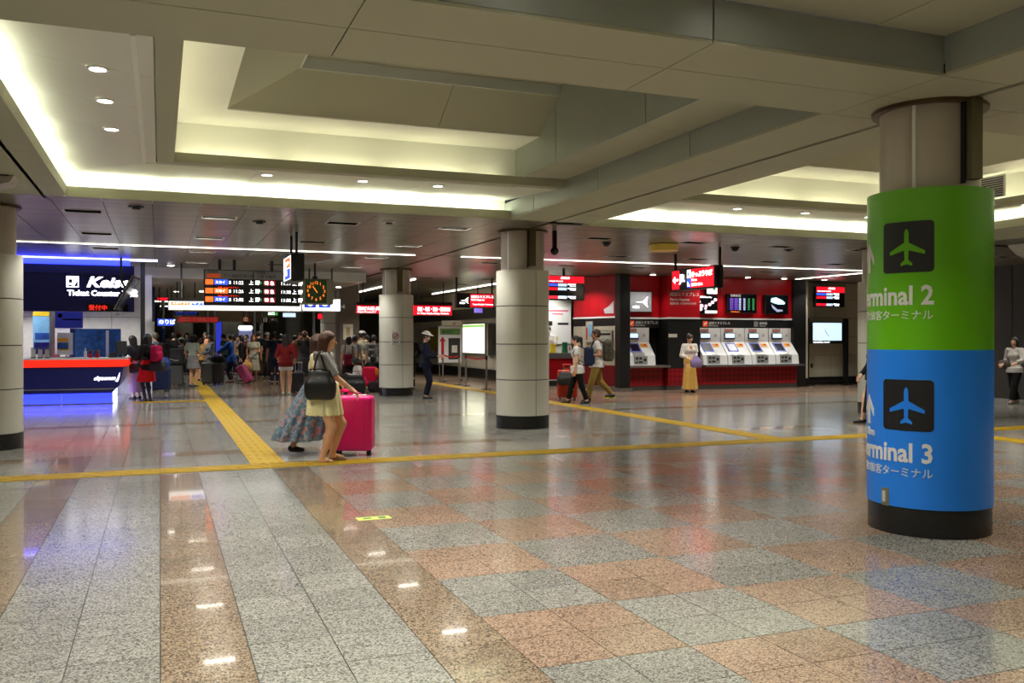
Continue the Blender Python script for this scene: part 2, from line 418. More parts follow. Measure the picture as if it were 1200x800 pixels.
    # gable wall in panels
    for a, b in ((we1-.3, we1+1.0), (we1+1.0, we1+3.1), (we1+3.1, L-.6)): bx('gable_panel', ue, ue+.02, a+.008, b-.008, 3.565, 4.48, GLASSY)
    bx('end_gable', s1-.3, ue, L-.6, L-.58, 3.57, 4.0, COVEW)
    # downlights
    dl = [( .67, L*.82-.4, 0), (.67, 4.25, 0), (.67, 3.2, 0)] if False else []
    for w in (3.19, 4.3, 5.27): dl.append((.67, w, zo+(zi-zo)*(.67+.25)/(s0+.25)))
    for u in far_lights: dl.append((u, 1.27, zs(1.27)))
    for u in (1.6, 3.0, 4.4): dl.append((u, L-.40, 3.575))  # row added at the plain end to brighten the near floor
    for u, w, z in dl:
        mb = MB(); c = (fx(u), fy(w))
        mb.arc(c, .062, .082, 0, 2*math.pi, z-.012, z+.002, 20)
        r = mb.build('downlight_rim', WHITE, ceiling)
        MB().cyl(c, .062, z-.006, z+.001, 20).build('downlight_lens', LAMPD, r)
        spot('downlight_lamp', (c[0], c[1], z-.02), SPOT_W)
coffer(-1.1, 4.95, 5.78, 12.65, False, False, (2.33, 3.52, 4.52))
coffer(6.3, 12.85, 5.78, 12.95, True, False, (1.9, 3.2, 4.5))
coffer(-1.1, 5.02, -2.2, 4.65, False, True, (2.33, 3.52, 4.52))
coffer(6.3, 12.85, -2.2, 4.65, True, True, (2.33, 3.52, 4.52))
# slatted low ceiling beyond the coffers, with recessed louvre lights
PIT_X = .6133
FIX = []
def slat_field(xs, yb, fixes):
    for a, b in zip(xs[:-1], xs[1:]):
        for (y0, y1) in yb:
            fx = [f for f in fixes if a <= f[0] < b and y0 <= f[1] < y1]
            if fx:
                cx, cy = (a+b)/2, fx[0][1]; hx, hy = .235, .15; mb = MB(); q = .004
                mb.box(a+q, b-q, y0+q, cy-hy, Z0, Z0+.02); mb.box(a+q, b-q, cy+hy, y1-q, Z0, Z0+.02)
                mb.box(a+q, cx-hx, cy-hy, cy+hy, Z0, Z0+.02); mb.box(cx+hx, b-q, cy-hy, cy+hy, Z0, Z0+.02)
                mb.build('ceiling_panel', SLAT, ceiling); FIX.append((cx, cy))
            else: panel(a, b, y0, y1, SLAT)
xl = [-.0933+PIT_X*k for k in range(-12, 10)]
yb = [(12.69, 15.6), (15.6, 18.81), (18.89, 21.7), (21.7, 24.5)]
slat_field(xl, yb, [(x, y) for x in (-4.69, -2.85, -1.0, .82, 2.68, 4.55) for y in (14.05, 17.0, 19.75, 22.6) if not (x < 0 and y > 21)])
panel(xl[-1], 5.64, 12.69, 18.81, SLAT); panel(xl[-1], 5.64, 18.89, 24.5, SLAT)
xr = [5.72+.667*k for k in range(0, 28)]
slat_field(xr, [(12.97, 15.6), (15.6, 18.81), (18.89, 21.7), (21.7, 24.5), (24.5, 27.3), (27.3, 30.1), (30.1, 36)],
           [(x, y) for x in (7.39, 9.39, 11.39, 13.39, 15.39, 17.4, 19.4) for y in (14.5, 17.5, 20.2, 25.8, 28.6, 31.5) if y < 22 or x < 11])
MB().box(5.6, 5.76, 12.7, 36, Z0+.035, Z0+.06).build('slot_backing', DARKGAP, ceiling)
LF = thing('louvre_light', 'recessed louvre light', 'ceiling light', group='recessed louvre lights in the slatted ceiling')
mb = MB(); hx, hy = .235, .15
for a, b, c, d in ((-hx-.02, hx+.02, -hy-.02, -hy), (-hx-.02, hx+.02, hy, hy+.02), (-hx-.02, -hx, -hy, hy), (hx, hx+.02, -hy, hy)): mb.box(a, b, c, d, -.006, .0)
mb.build('frame', pm('fixture_frame_white', (205,205,200), .5, vary=.01), LF)
mb = MB()
for a, b, c, d in ((-hx, hx, -hy, -hy+.008), (-hx, hx, hy-.008, hy), (-hx, -hx+.008, -hy, hy), (hx-.008, hx, -hy, hy)): mb.box(a, b, c, d, 0, .05)
mb.build('louvre', pm('dark_louvre', (22,21,20), 1.0, spec=.02), LF)
LAMP_ON = MB().box(-hx, hx, -hy, hy, .046, .07).build('lamp', LAMPL, LF).data
rows = ['front row', 'second row', 'third row', 'fourth row', 'fifth row', 'sixth row']
ORD = ['first', 'second', 'third', 'fourth', 'fifth', 'sixth', 'seventh', 'eighth', 'ninth']
FIX.sort(key=lambda f: (f[1], f[0]))
FLAB = {}; FSPOT = []
LAMP_OFF = MB().box(-hx, hx, -hy, hy, .06, .07).mesh('lamp', pm('louvre_lamp_dim', (200,198,190), .5, emit=.25, vary=0))
for n_, (cx, cy) in enumerate(FIX):
    o = LF if n_ == 0 else copy_tree(LF)
    o.location = (cx, cy, Z0)
    lit = abs(cx-.82) < .2 or abs(cx-4.55) < .2
    for ch in o.children:
        if ch.name.startswith('lamp'): ch.data = LAMP_ON if lit else LAMP_OFF
    FSPOT.append((cx, cy))
    side = 'left' if cx < 5.6 else 'right'
    row = min(range(4 if side == 'left' else 6), key=lambda k: abs((14.05, 17.0, 19.75, 22.6)[k]-cy) if side == 'left' else abs((14.5, 17.5, 20.2, 25.8, 28.6, 31.5)[k]-cy))
    key = (side, row); FLAB[key] = FLAB.get(key, 0)+1
    o['label'] = '%s louvre light from the left, %s half of slatted ceiling, %s' % (ORD[FLAB[key]-1], side, rows[row])
for cx, cy in FSPOT: spot('louvre_lamp_and_fill', (cx, cy, Z0-.02), LOUVRE_W, 112)  # spots under every fixture; under the dim ones they are added fill
# long strip lights
for (a, b, y, w) in ((-6.5, 5.15, 18.85, 'left'), (6.2, 18.1, 18.85, 'right')):
    o = MB().box(a, b, y-.022, y+.022, Z0-.012, Z0+.0).build('strip_light', LAMPS)
    tag(o, 'long thin white strip light across the slatted ceiling, %s half' % w, 'strip light')
o = MB().add([(18.05,22.3,Z0-.012),(18.13,22.3,Z0-.012),(18.13,18.95,Z0-.012),(18.05,18.95,Z0-.012),(18.05,22.3,Z0+.0),(18.13,22.3,Z0+.0),(18.13,18.95,Z0+.0),(18.05,18.95,Z0+.0)], [(0,3,2,1),(4,5,6,7),(0,1,5,4),(1,2,6,5),(2,3,7,6),(3,0,4,7)]).build('strip_light', LAMPS)
tag(o, 'short strip light running back towards the red ticket wall', 'strip light')
MB().box(-14, 5.6, 18.81, 18.89, Z0+.02, Z0+.03).build('strip_backing', DARKGAP, ceiling); MB().box(5.76, 24, 18.81, 18.89, Z0+.02, Z0+.03).build('strip_backing', DARKGAP, ceiling)

# ------------------------------------------------------------------ columns
COLS = [(5.67, 5.4, 'sign'), (5.70, 14.02, 'panel'), (5.76, 22.95, 'panel'), (-2.2, 13.95, 'panel'), (13.5, 14.05, 'panel'), (-2.2, 5.4, 'panel')]
CLAB = {1: 'round column clad in pale panels standing alone mid-hall', 2: 'pale round column carrying a no-smoking notice',
        3: 'pale round column cut off by the left edge of the photo', 4: 'pale round column half hidden behind the green and blue sign column',
        0: 'big round column wrapped in a green and blue terminal sign', 5: 'pale round column out to the left near the viewer'}
RC = .445
def column(x, y, kind, label, zb=.21, zt=2.63):
    c = thing('column', label, 'column', (x, y, 0), 0, 'round columns of the concourse')
    MB().cyl((0, 0), RC+.004, 0, zb, 48).build('base', BASEBLK, c, True)
    MB().cyl((0, 0), .365, zb, Z0, 48).build('shaft', SHAFT, c, True)
    MB().arc((0, 0), .36, .425, 0, 2*math.pi, Z0-.03, Z0-.002, 48).build('collar', BRONZE, c, True)
    mb = MB(); mb.box(-.055, .055, -.45, -.34, zt+.06, Z0-.002); mb.build('cable_channel', pm('olive_bronze_channel', (92,84,58), .35, metal=.5), c)
    MB().box(-.066, -.056, -.40, -.3, zt+.03, Z0-.002).build('channel_shadow_gap', BLACK, c)
    MB().arc((0, 0), .36, .37, math.radians(205), math.radians(209), zt, Z0-.03, 2).build('shaft_seam', WHITE, c)
    zz = [zb, .81, 1.40, 2.03, zt]
    for a, b in zip(zz[:-1], zz[1:]):
        for k in range(3):
            a0 = math.radians(-82+120*k); a1 = math.radians(38+120*k)
            MB().arc((0, 0), .36, RC, a0+.014, a1-.014, a+.007, b-.007, 16).build('cladding_panel', COLPAN, c, True)
    MB().cyl((0, 0), RC-.012, zb, zt-.02, 32).build('joint_core', DARKGAP, c)
    return c
COLO = [column(x, y, k, CLAB[i]) for i, (x, y, k) in enumerate(COLS)]

# ------------------------------------------------------------------ walls of the hall
WALLB = pm('beige_wall', (168,158,132), .5, vary=.04, scale=1)
def wall(name, x0, x1, y0, y1, z0, z1, m): return struct(MB().box(x0, x1, y0, y1, z0, z1).build(name, m))
wall('wall_left', -9.8, -9.6, -8, 46, 0, 3.3, WALLB)
wall('wall_back', -10, 24, -8.2, -8, 0, 3.3, WALLB)
# ================================================================== shops, counters and signs
NAVY = pm('navy_panel', (22,28,104), .3, vary=.04)
NAVYD = pm('navy_dark', (16,20,92), .35, vary=.04)
REDP = pm('red_panel', (176,14,26), .3, vary=.03)
REDD = pm('red_dark_panel', (122,10,20), .4, vary=.05)
WHITEG = pm('white_gloss', (226,226,226), .3, vary=.02)
STEEL = SILVER
TXW = pm('white_lettering_lit', (255,255,255), .5, emit=3.0, ecol=(255,255,255), vary=0)
TXP = pm('white_lettering', (225,225,222), .5, vary=0)
TXK = pm('black_lettering', (20,20,20), .6, vary=0)
TXG = pm('grey_lettering', (120,120,120), .6, vary=0)
TXO = pm('orange_lettering_lit', (255,130,30), .5, emit=1.5, vary=0)
TXR = pm('red_lettering_lit', (255,40,30), .5, emit=1.6, vary=0)
TXRED = pm('red_print', (190,30,34), .6, vary=0)
TXGR = pm('green_lettering_lit', (60,170,90), .5, emit=1.0, vary=0)
TXB = pm('blue_print', (40,70,200), .5, emit=.4, vary=0)
LITW = pm('white_lit_panel', (250,252,250), .5, emit=2.2, ecol=(248,252,246), vary=0)
LITB = pm('blue_glow_panel', (40,60,255), .5, emit=2.2, ecol=(48,60,255), vary=0)
LITBB = pm('blue_lit_box', (60,90,235), .5, emit=1.1, vary=0)
LITR = pm('red_lit_panel', (235,22,36), .5, emit=1.1, ecol=(240,20,40), vary=0)
LITRB = pm('red_counter_band', (255,40,20), .5, emit=1.0, ecol=(255,36,16), vary=0)
LITO = pm('orange_lit_panel', (255,120,50), .5, emit=1.1, ecol=(255,110,40), vary=0)
LITC = pm('cream_lit_poster', (255,255,226), .5, emit=1.7, ecol=(255,255,224), vary=0)
LITS = pm('screen_blue_white', (200,225,250), .5, emit=1.0, ecol=(196,224,255), vary=0)
LITG = pm('screen_green', (60,150,70), .4, emit=.8, vary=0)
LITP = pm('screen_purple', (120,100,200), .4, emit=.7, vary=0)
SCRK = pm('screen_black', (12,13,18), .15, vary=0)
GLASS = pm('counter_glass', (220,240,235), .05, trans=.9, vary=0)
ORANGE = pm('orange_notice', (236,160,30), .5)
CREAMP = pm('cream_paper', (226,222,206), .7)
def rect(parent, name, x0, x1, z0, z1, m, y=0.0, t=.006):
    return MB().box(x0, x1, y-t, y, z0, z1).build(name, m, parent)

# ---------------- blue ticket counter on the left
KC = thing('ticket_counter', 'navy blue ticket counter with glowing red band and blue-lit plinth', 'counter', (-1.0, 22.4, 0))
mb = MB(); mb.prism([(-5.5,.25),(-.02,.25),(.14,.42),(.22,.84),(-5.5,.84)], 'y', 0, .55)
mb.prism([(-1.0,.25),(-.02,.25),(.14,.42),(.22,.84),(-1.0,.84)], 'y', .55, 3.6); mb.build('body', NAVY, KC)
mb = MB(); mb.box(-5.5, .27, -.04, .62, .85, 1.01); mb.box(-.95, .31, .62, 3.6, .85, 1.01)
for k in range(0): pass
mb.build('red_band', LITRB, KC)
MB().box(-2.06, -2.03, -.045, -.038, .85, 1.01).build('band_joint', REDD, KC)
mb = MB(); mb.box(-5.5, .3, -.06, .66, 1.01, 1.05); mb.box(-1.0, .34, .66, 3.6, 1.01, 1.05); mb.build('countertop', WHITEG, KC)
MB().box(-5.5, .06, -.012, .0, .33, .355).build('steel_trim', STEEL, KC)
for k in range(5):
    MB().box(-5.3+1.06*k, -4.26+1.06*k, .12, .3, .02, .245).build('glow_plinth', LITB, KC)
MB().box(-5.5, .0, .02, .3, 0, .02).build('plinth_foot', STEEL, KC)
MB().box(-.12, -.05, .35, 3.4, .03, .245).build('side_glow_plinth', pm('white_blue_glow', (190,200,255), .5, emit=6.0, ecol=(200,206,255), vary=0), KC)
t_ = lettering(KC, 'skyaccess', -.40, .55, .115, TXW, y=-.008, shear=.35, bold=.004, name='counter_logo')
mb = MB(); mb.add([(x_+.045,y_,z_) for x_,y_,z_ in ((.0,-.012,.52),(.05,-.012,.50),(.09,-.012,.60),(.10,-.012,.72),(.06,-.012,.62),(.04,-.012,.56),(.0,-.006,.52),(.05,-.006,.50),(.09,-.006,.60),(.10,-.006,.72),(.06,-.006,.62),(.04,-.006,.56))],
                  [(0,1,2,3,4,5),(6,7,8,9,10,11)]+[(i,(i+1)%6,6+(i+1)%6,6+i) for i in range(6)]); mb.build('logo_swoosh', TXW, KC)
# kiosk above the counter
KF = thing('counter_fascia', 'navy illuminated fascia board above the blue ticket counter', 'sign', (-1.0, 22.35, 0))
mb = MB(); mb.box(-5.5, .45, 0, .12, 2.1, 3.15); mb.build('board', NAVYD, KF)
MB().box(-5.5, .45, -.015, 0, 2.95, 3.15).build('top_rail', NAVY, KF)
MB().box(-5.5, .36, .02, .3, 3.15, 3.285).build('blue_light_band', LITB, KF)
MB().box(-5.5, .95, -.12, .28, 3.287, 3.298).build('ceiling_light_line', pm('white_blue_line', (225,225,255), .5, emit=4.0, ecol=(215,215,255), vary=0), KF)
kx = -.5
lettering(KF, 'Keisei', kx-.05, 2.66, .32, TXW, y=-.006, shear=.3, bold=.012, sx=1.25)
lettering(KF, 'Ticket Counter 京成', -.93, 2.46, .17, TXW, y=-.006, bold=.006)
mb = MB(); mb.box(-.95,-.70,-.012,-.004,2.64,2.89); mb.build('logo_plate', TXW, KF)
mb = MB(); mb.box(-.90,-.83,-.016,-.012,2.74,2.82); mb.prism([(-.80,2.66),(-.72,2.66),(-.72,2.80)],'y',-.016,-.012); mb.box(-.91,-.84,-.016,-.012,2.66,2.70); mb.build('logo_mark', NAVYD, KF)
MB().box(-.55, .32, -.02, -.002, 2.11, 2.27).build('led_panel', SCRK, KF)
lettering(KF, '受付中', -.50, 2.14, .13, TXR, y=-.024)
# back wall, posts and furnishings of the kiosk
for k, (x, y) in enumerate(((-2.9, 24.2), (-1.5, 24.2), (-4.3, 24.2))):  # downlights added to brighten the kiosk interior
    p = thing('kiosk_added_light', '%s added downlight inside the ticket kiosk' % ('middle', 'right', 'left')[k], 'downlight', (x, y, 3.3)); MB().cyl((0,0), .1, -.02, 0, 20).build('rim', WHITE, p); MB().cyl((0,0), .08, -.026, -.02, 20).build('lens', LAMPD, p); q = spot('kiosk_fill_lamp', (0, 0, -.04), 150, 140); q.parent = p; q.location = (0, 0, -.04)
kw = struct(MB().box(-9.6, -.2, 26.1, 26.25, 0, 3.3).build('wall_kiosk', pm('kiosk_white', (226,226,220), .5)))
for k in range(5): MB().box(-5.6+1.1*k, -5.59+1.1*k, 26.09, 26.1, 0, 3.2).build('panel_joint', DKGREY, kw)
MB().box(-9.6, -.2, 26.092, 26.1, 2.05, 2.06).build('panel_joint', DKGREY, kw)
KP = thing('kiosk_post', 'dark steel post at the open end of the ticket kiosk', 'post', (-.38, 23.1, 0))
MB().box(-.05, .05, -.06, .06, 1.06, 3.29).build('post_body', DKGREY, KP); MB().box(.05, .2, -.03, .04, 1.06, 3.0).build('side_panel', WHITEG, KP)
KS = thing('kiosk_pillar', 'polished steel pillar inside the ticket kiosk', 'pillar', (wallpt(64,385,24.8)[0], 24.8, 0))
MB().cyl((0, 0), .12, 0, 3.29, 20).build('pillar_shaft', STEEL, KS, True); MB().cyl((0, 0), .15, 0, .08, 20).build('pillar_foot', DKGREY, KS, True)
PN = thing('entrance_pillar', 'square pillar, navy above and white below, right of the ticket kiosk', 'pillar', (wallpt(172,400,29.6)[0], 29.6, 0))
MB().bbox(-.22, .22, -.22, .22, 0, 2.0, .01).build('white_lower', WHITEG, PN); MB().bbox(-.23, .23, -.23, .23, 2.0, 3.29, .01).build('navy_upper', NAVY, PN)
def poster(label, x, y, z0, z1, w, face, bits, rz=0, name='poster'):
    p = thing(name, label, 'poster', (x, y, 0), rz)
    MB().bbox(-w/2, w/2, -.02, 0, z0, z1, .004).build('sheet', face, p)
    for (a, b, c, d, m, nm) in bits: rect(p, nm, -w/2+w*a, -w/2+w*b, z0+(z1-z0)*c, z0+(z1-z0)*d, m, -.021, .004)
    return p
BLUEP = pm('blue_poster', (30,80,160), .5, vary=.3, scale=5); YELP = pm('yellow_poster', (220,190,30), .5); SKYP = pm('sky_poster', (120,180,220), .5, vary=.2, scale=3)
def stand_board(label, x, y, zb, z0, z1, w, face, bits):
    p = poster(label, x, y, z0, z1, w, face, bits, name='poster_stand')
    MB().box(-.02, .02, .0, .03, zb, z0+.1).build('stand_leg', STEEL, p); MB().box(-.15, .15, -.1, .1, zb, zb+.02).build('stand_foot', STEEL, p)
    return p
x, z = wallpt(75, 385, 24.3); 
stand_board('tall poster with a train picture beside the kiosk pillar', wallpt(50,385,24.9)[0], 24.9, 0, 1.1, 2.15, .42, SKYP, [(0,1,.9,1,YELP,'yellow_header'),(.1,.95,.35,.5,BLUEP,'train_picture'),(.05,.95,0,.28,NAVY,'navy_footer')])
stand_board('timetable poster, navy header and white body, right of kiosk pillar', wallpt(81,385,24.6)[0], 24.6, 0, 1.1, 2.15, .62, WHITEG, [(0,1,.62,1,NAVY,'navy_header'),(.1,.25,.86,.95,YELP,'yellow_dot'),(.1,.95,.28,.32,NAVYD,'rule'),(.25,.95,.8,.83,YELP,'yellow_rule')])
o = stand_board('white leaflet board with orange and yellow strips on the counter', wallpt(78,407,22.85)[0], 22.85, 1.05, 1.12, 1.62, .38, WHITEG, [(0,.6,.6,.75,ORANGE,'orange_strip'),(0,.6,.25,.55,BLUEP,'blue_block'),(0,.6,.2,.28,YELP,'yellow_strip'),(.85,1,0,1,BLUEP,'blue_edge')])
x = wallpt(112,407,23.4)[0]
o = stand_board('wide blue sea-pattern screen board standing behind the counter', x, 23.45, .0, .9, 1.72, 1.1, pm('sea_blue_board', (28,84,150), .4, vary=.5, scale=9), [(.7,.76,.1,.95,WHITEG,'white_stripe'),(.0,.1,0,1,NAVY,'navy_edge')])
# things on the counter
def card_box(px, label, m, h=.24, w=.1):
    x, _ = wallpt(px, 410, 22.62); p = thing('leaflet_holder', label, 'leaflet holder', (x, 22.62, 1.05))
    MB().box(-w/2, w/2, -.05, .05, 0, .02).build('holder_foot', BLACK, p); MB().box(-w/2, w/2, .02, .04, .02, h).build('holder_back', m, p); MB().box(-w/2+.01, w/2-.01, -.01, .02, .02, h*.8).build('leaflets', CREAMP, p)
for k, (px, l) in enumerate(((39,'first'),(47,'second'),(55,'third'))): card_box(px, '%s of three clear leaflet holders at the left of the counter' % l, GLASS)
x, _ = wallpt(100, 412, 22.7); p = thing('hand_bottle', 'white pump bottle on the ticket counter', 'bottle', (x, 22.72, 1.05))
MB().cyl((0,0), .035, 0, .15, 14).build('bottle_body', WHITEG, p, True); MB().cyl((0,0), .012, .15, .2, 10).build('pump', WHITEG, p, True); MB().box(-.01,.01,-.06,.01,.2,.215).build('spout', WHITEG, p)
for px, l in ((106,'left'),(114,'right')):
    x, _ = wallpt(px, 414, 22.7); p = thing('figurine', 'small red figurine on the counter, %s one of the pair' % l, 'figurine', (x, 22.74, 1.05))
    MB().cyl((0,0), .05, 0, .1, 12, .035).build('figurine_body', REDP, p, True); MB().ball((0,0,.14), .045).build('figurine_head', pm('figurine_dark', (70,40,40), .6), p, True)
x, _ = wallpt(142, 412, 22.75); p = thing('desk_monitor', 'black desk monitor seen from its back on the counter end', 'monitor', (x, 22.85, 1.05), .9)
MB().bbox(-.17, .17, -.02, .02, .08, .38, .008).build('monitor_case', DKGREY, p); MB().box(-.03, .03, 0, .03, 0, .2).build('monitor_neck', BLACK, p); MB().cyl((0,0), .09, 0, .015, 16).build('monitor_base', BLACK, p)
x, _ = wallpt(132, 416, 22.75); p = thing('telephone', 'black desk telephone beside the monitor', 'telephone', (x, 22.72, 1.05), .3)
MB().prism([(-.09,0),(.09,0),(.09,.03),(-.09,.08)], 'x', -.08, .08).build('phone_body', BLACK, p); MB().tube([(-.06,-.02,.1),(0,-.02,.115),(.06,-.02,.1)], .02).build('handset', BLACK, p, True)
# tilted TV hung at the end of the fascia
xm, zm = wallpt(149, 344, 21.9)
TV = thing('hanging_monitor', 'black tilted monitor hung in front of the ticket sign', 'monitor', (xm, 21.75, zm), math.radians(84))
mb = MB(); a = math.radians(27)
def rotx(pts, a): return [(x, y*math.cos(a)-z*math.sin(a), y*math.sin(a)+z*math.cos(a)) for x, y, z in pts]
b_ = MB().bbox(-.5, .5, -.03, .03, -.42, .42, .01); b_.v = rotx(b_.v, a); b_.build('case', BLACK, TV)
b_ = MB().bbox(-.505, .505, -.01, .01, -.425, .425, .004); b_.v = rotx(b_.v, a); b_.build('silver_edge', STEEL, TV)
b_ = MB().box(-.46, .46, -.034, -.03, -.38, .38); b_.v = rotx(b_.v, a); b_.build('screen', pm('dim_screen', (40,46,70), .2), TV)
MB().tube([(0,.03,.1),(0,.12,.3),(0,.12,3.29-zm)], .025).build('bracket', DKGREY, TV)
p = thing('security_camera', 'small white camera dome under the ticket fascia', 'camera', (wallpt(136,371,22.3)[0], 22.36, 2.1))
MB().box(-.1,.1,-.06,.02,-.03,0).build('camera_mount', WHITEG, p); MB().ball((.03,-.04,-.05), .05).build('camera_dome', STEEL, p, True)

# ---------------- departure board
def hanging_rods(p, xs, z, top, r=.02, y=.05):
    for x in xs: MB().cyl((x, y), r, z, top, 10).build('rod', DKGREY, p)
DB_Y = 21.5
xa, zt = wallpt(239, 315, DB_Y); xb, zb = wallpt(352, 359, DB_Y)
DB = thing('departure_board', 'black train departure board with orange, blue and red rows', 'board', (xa, DB_Y, zb))
w, h = xb-xa, zt-zb
MB().bbox(0, w, 0, .16, 0, h, .01).build('housing', BLACK, DB)
gy = pm('board_grey_header_glow', (112,110,104), .5, emit=.12)  # faint glow added so the dark header reads as grey
rect(DB, 'header_strip', .02, w*.5, h*.74, h-.02, gy, 0); rect(DB, 'header_strip', w*.51, w-.02, h*.74, h-.02, gy, 0)
rect(DB, 'orange_header', .06, .36, h*.77, h*.88, pm('header_orange', (214,84,36), .5, emit=.25), -.006)
lettering(DB, '下り 成田空港方面', .42, h*.79, .08, TXK, y=-.012); lettering(DB, '京成線', .08, h*.90, .07, TXK, y=-.012); lettering(DB, '上野 日暮里', w*.54, h*.79, .08, TXK, y=-.012)
lettering(DB, '京成線', w*.53, h*.90, .07, TXK, y=-.012)
rowz = (.575, .335, .10)
for k, (tm, cl) in enumerate((('11:22', LITBB), ('11:26', LITO), ('12:02', LITBB))):
    z = h*rowz[k]
    rect(DB, 'train_type', .03, .2, z, z+.12, LITO); rect(DB, 'line_name', .22, .52, z, z+.12, cl)
    lettering(DB, 'スカイ', .24, z+.03, .075, TXW, y=-.008); lettering(DB, '8', .54, z+.02, .1, TXW, y=-.004)
    lettering(DB, tm, .63, z+.02, .105, TXW, y=-.004); lettering(DB, '上 野', .98, z+.02, .11, TXW, y=-.004)
for k, tm in enumerate(('11:19', '11:38', '11:58')):
    z = h*rowz[k]; x = w*.51
    lettering(DB, '快速', x+.03, z+.03, .075, TXGR, y=-.004); rect(DB, 'red_type', x+.21, x+.48, z, z+.12, pm('board_red', (150,20,30), .5, emit=.6))
    lettering(DB, '特 急', x+.23, z+.02, .1, TXW, y=-.008); lettering(DB, tm, x+.6, z+.02, .105, TXW, y=-.004); lettering(DB, '上 野', x+.86, z+.02, .11, TXW, y=-.004)
for z in (.27, .50): lettering(DB, '特急 スカイライナー', .3, h*z-.02, .05, TXR, y=-.004)
hanging_rods(DB, [w*.16, w*.31, w*.7], h, 3.3-zb, .035, .08)
# lit direction sign below the board
LB_Y = 22.9
xa, zt = wallpt(197, 352, LB_Y); xb, zb = wallpt(353, 365, LB_Y)
LB = thing('light_box_sign', 'long white light box sign below the departure board', 'sign', (xa, LB_Y, zb))
w, h = xb-xa, zt-zb
MB().bbox(0, w, 0, .25, 0, h, .01).build('housing', WHITE, LB); MB().box(.02, w-.02, -.008, 0, .02, h-.02).build('lit_face', LITW, LB)
MB().box(-.02, w, -.03, .28, h, h+.05).build('top_cover', BLACK, LB)
rect(LB, 'orange_field', .06, .5, .12, h-.03, LITO, -.009); rect(LB, 'blue_field', .52, .96, .12, h-.03, LITBB, -.009)
lettering(LB, 'スカイライナー', .09, .15, .075, TXW, y=-.018); lettering(LB, 'アクセス', .58, .15, .085, TXW, y=-.018)
hanging_rods(LB, [.3, w-.3], h, 3.3-zb, .02, .12)
xa, zt = wallpt(354, 350, 23.3); xb, zb = wallpt(399, 365, 23.3)
LC = thing('light_box_sign', 'short white light box sign with blue shapes behind the clock', 'sign', (xa, 23.3, zb))
w, h = xb-xa, zt-zb
MB().bbox(0, w, 0, .25, 0, h, .01).build('housing', WHITE, LC); MB().box(.02, w-.02, -.008, 0, .02, h-.02).build('lit_face', LITW, LC)
for a in (.05, .42): MB().prism([(a,.09),(a+.3,.09),(a+.3,.2),(a+.16,.13),(a,.2)], 'y', -.014, -.009).build('blue_shape', TXB, LC)
lettering(LC, '本線 特急', .72, .1, .09, TXG, y=-.012)
hanging_rods(LC, [.2, w-.2], h, 3.3-zb, .02, .12)
# clock
xa, zt = wallpt(353, 326, DB_Y+.2); xb, zb = wallpt(391, 357, DB_Y+.2)
CK = thing('station_clock', 'square grey station clock with orange numerals on a dark green face', 'clock', (xa, DB_Y+.2, zb))
w, h = xb-xa, zt-zb
MB().bbox(0, w, 0, .3, 0, h, .03).build('case', pm('clock_case', (128,122,100), .45), CK)
fx0, fx1 = w*.13, w*.78; cx, cz, rr = (fx0+fx1)/2, h*.52, (fx1-fx0)*.40
MB().box(fx0, fx1, -.01, 0, h*.06, h*.96).build('dial', pm('dial_green', (26,44,24), .4, emit=.15, ecol=(30,60,24)), CK)
for n in range(1, 13):
    a = math.pi/2-n*math.pi/6; lettering(CK, str(n), cx+rr*math.cos(a), cz+rr*math.sin(a)-.035, .1, TXO, y=-.014, align='CENTER', name='numeral')
for a, l, nm in ((math.radians(125), rr*.7, 'minute_hand'), (math.radians(124), rr*.45, 'hour_hand')):
    d = (math.cos(a), math.sin(a)); MB().tube([(cx-d[0]*.05, -.018, cz-d[1]*.05), (cx+d[0]*l, -.018, cz+d[1]*l)], .009, 6).build(nm, TXO, CK)
MB().cyl((w*.45, .15), .025, h, 3.3-zb, 10).build('rod', DKGREY, CK); MB().box(w*.38, w*.52, .1, .2, h, h+.06).build('rod_socket', DKGREY, CK)

# ---------------- box signs hung along the depth of the hall
def depth_sign(name, label, x, y0, y1, z0, z1, th, poles):
    p = thing(name, label, 'sign', (x, y0, 0))
    MB().bbox(0, th, 0, y1-y0, z0, z1, .01).build('housing', BLACK, p)
    for yy in poles: MB().box(th/2-.02, th/2+.02, yy-.02-y0, yy+.02-y0, z1 if yy < y1 and yy > y0 else z0-.02, 3.3).build('pole', BLACK, p)
    return p
def on_side(o, x, y, z):
    """turn something laid in the xz plane so that it faces -x, reading from far to near"""
    o.rotation_euler = (0, 0, -math.pi/2); o.location = (x, y, z); return o
def srect(p, name, y0, y1, z0, z1, m, lay=0):
    return MB().box(-.008-.004*lay, -.002, y0, y1, z0, z1).build(name, m, p)
def stext(p, s, y, z, size, m, bold=0.0, lay=2):
    o = lettering(p, s, 0, 0, size, m, bold=bold); return on_side(o, -.008-.004*lay, y, z)
SS = depth_sign('hanging_sign', 'small black box sign with orange and blue lit side face', 2.05, 15.35, 16.3, 2.46, 2.93, .22, [15.5, 16.15])
srect(SS, 'lit_face', .04, .91, .0+2.5, 2.89, LITW); srect(SS, 'orange_field', .06, .70, 2.70, 2.87, LITO, 1); srect(SS, 'blue_field', .06, .70, 2.51, 2.68, LITBB, 1)
stext(SS, 'スカイライナー', .66, 2.75, .075, TXW); stext(SS, 'Skyliner', .66, 2.71, .05, TXW); stext(SS, '京成', .62, 2.58, .1, TXW); stext(SS, '1・2', .85, 2.6, .07, TXB)
JS = depth_sign('hanging_sign', 'black hanging sign with white arrow and red ticket panel', 10.2, 15.0, 16.6, 2.5, 2.95, .2, [14.98, 16.62])
srect(JS, 'red_arrow_panel', 1.30, 1.58, 2.53, 2.92, LITR); 
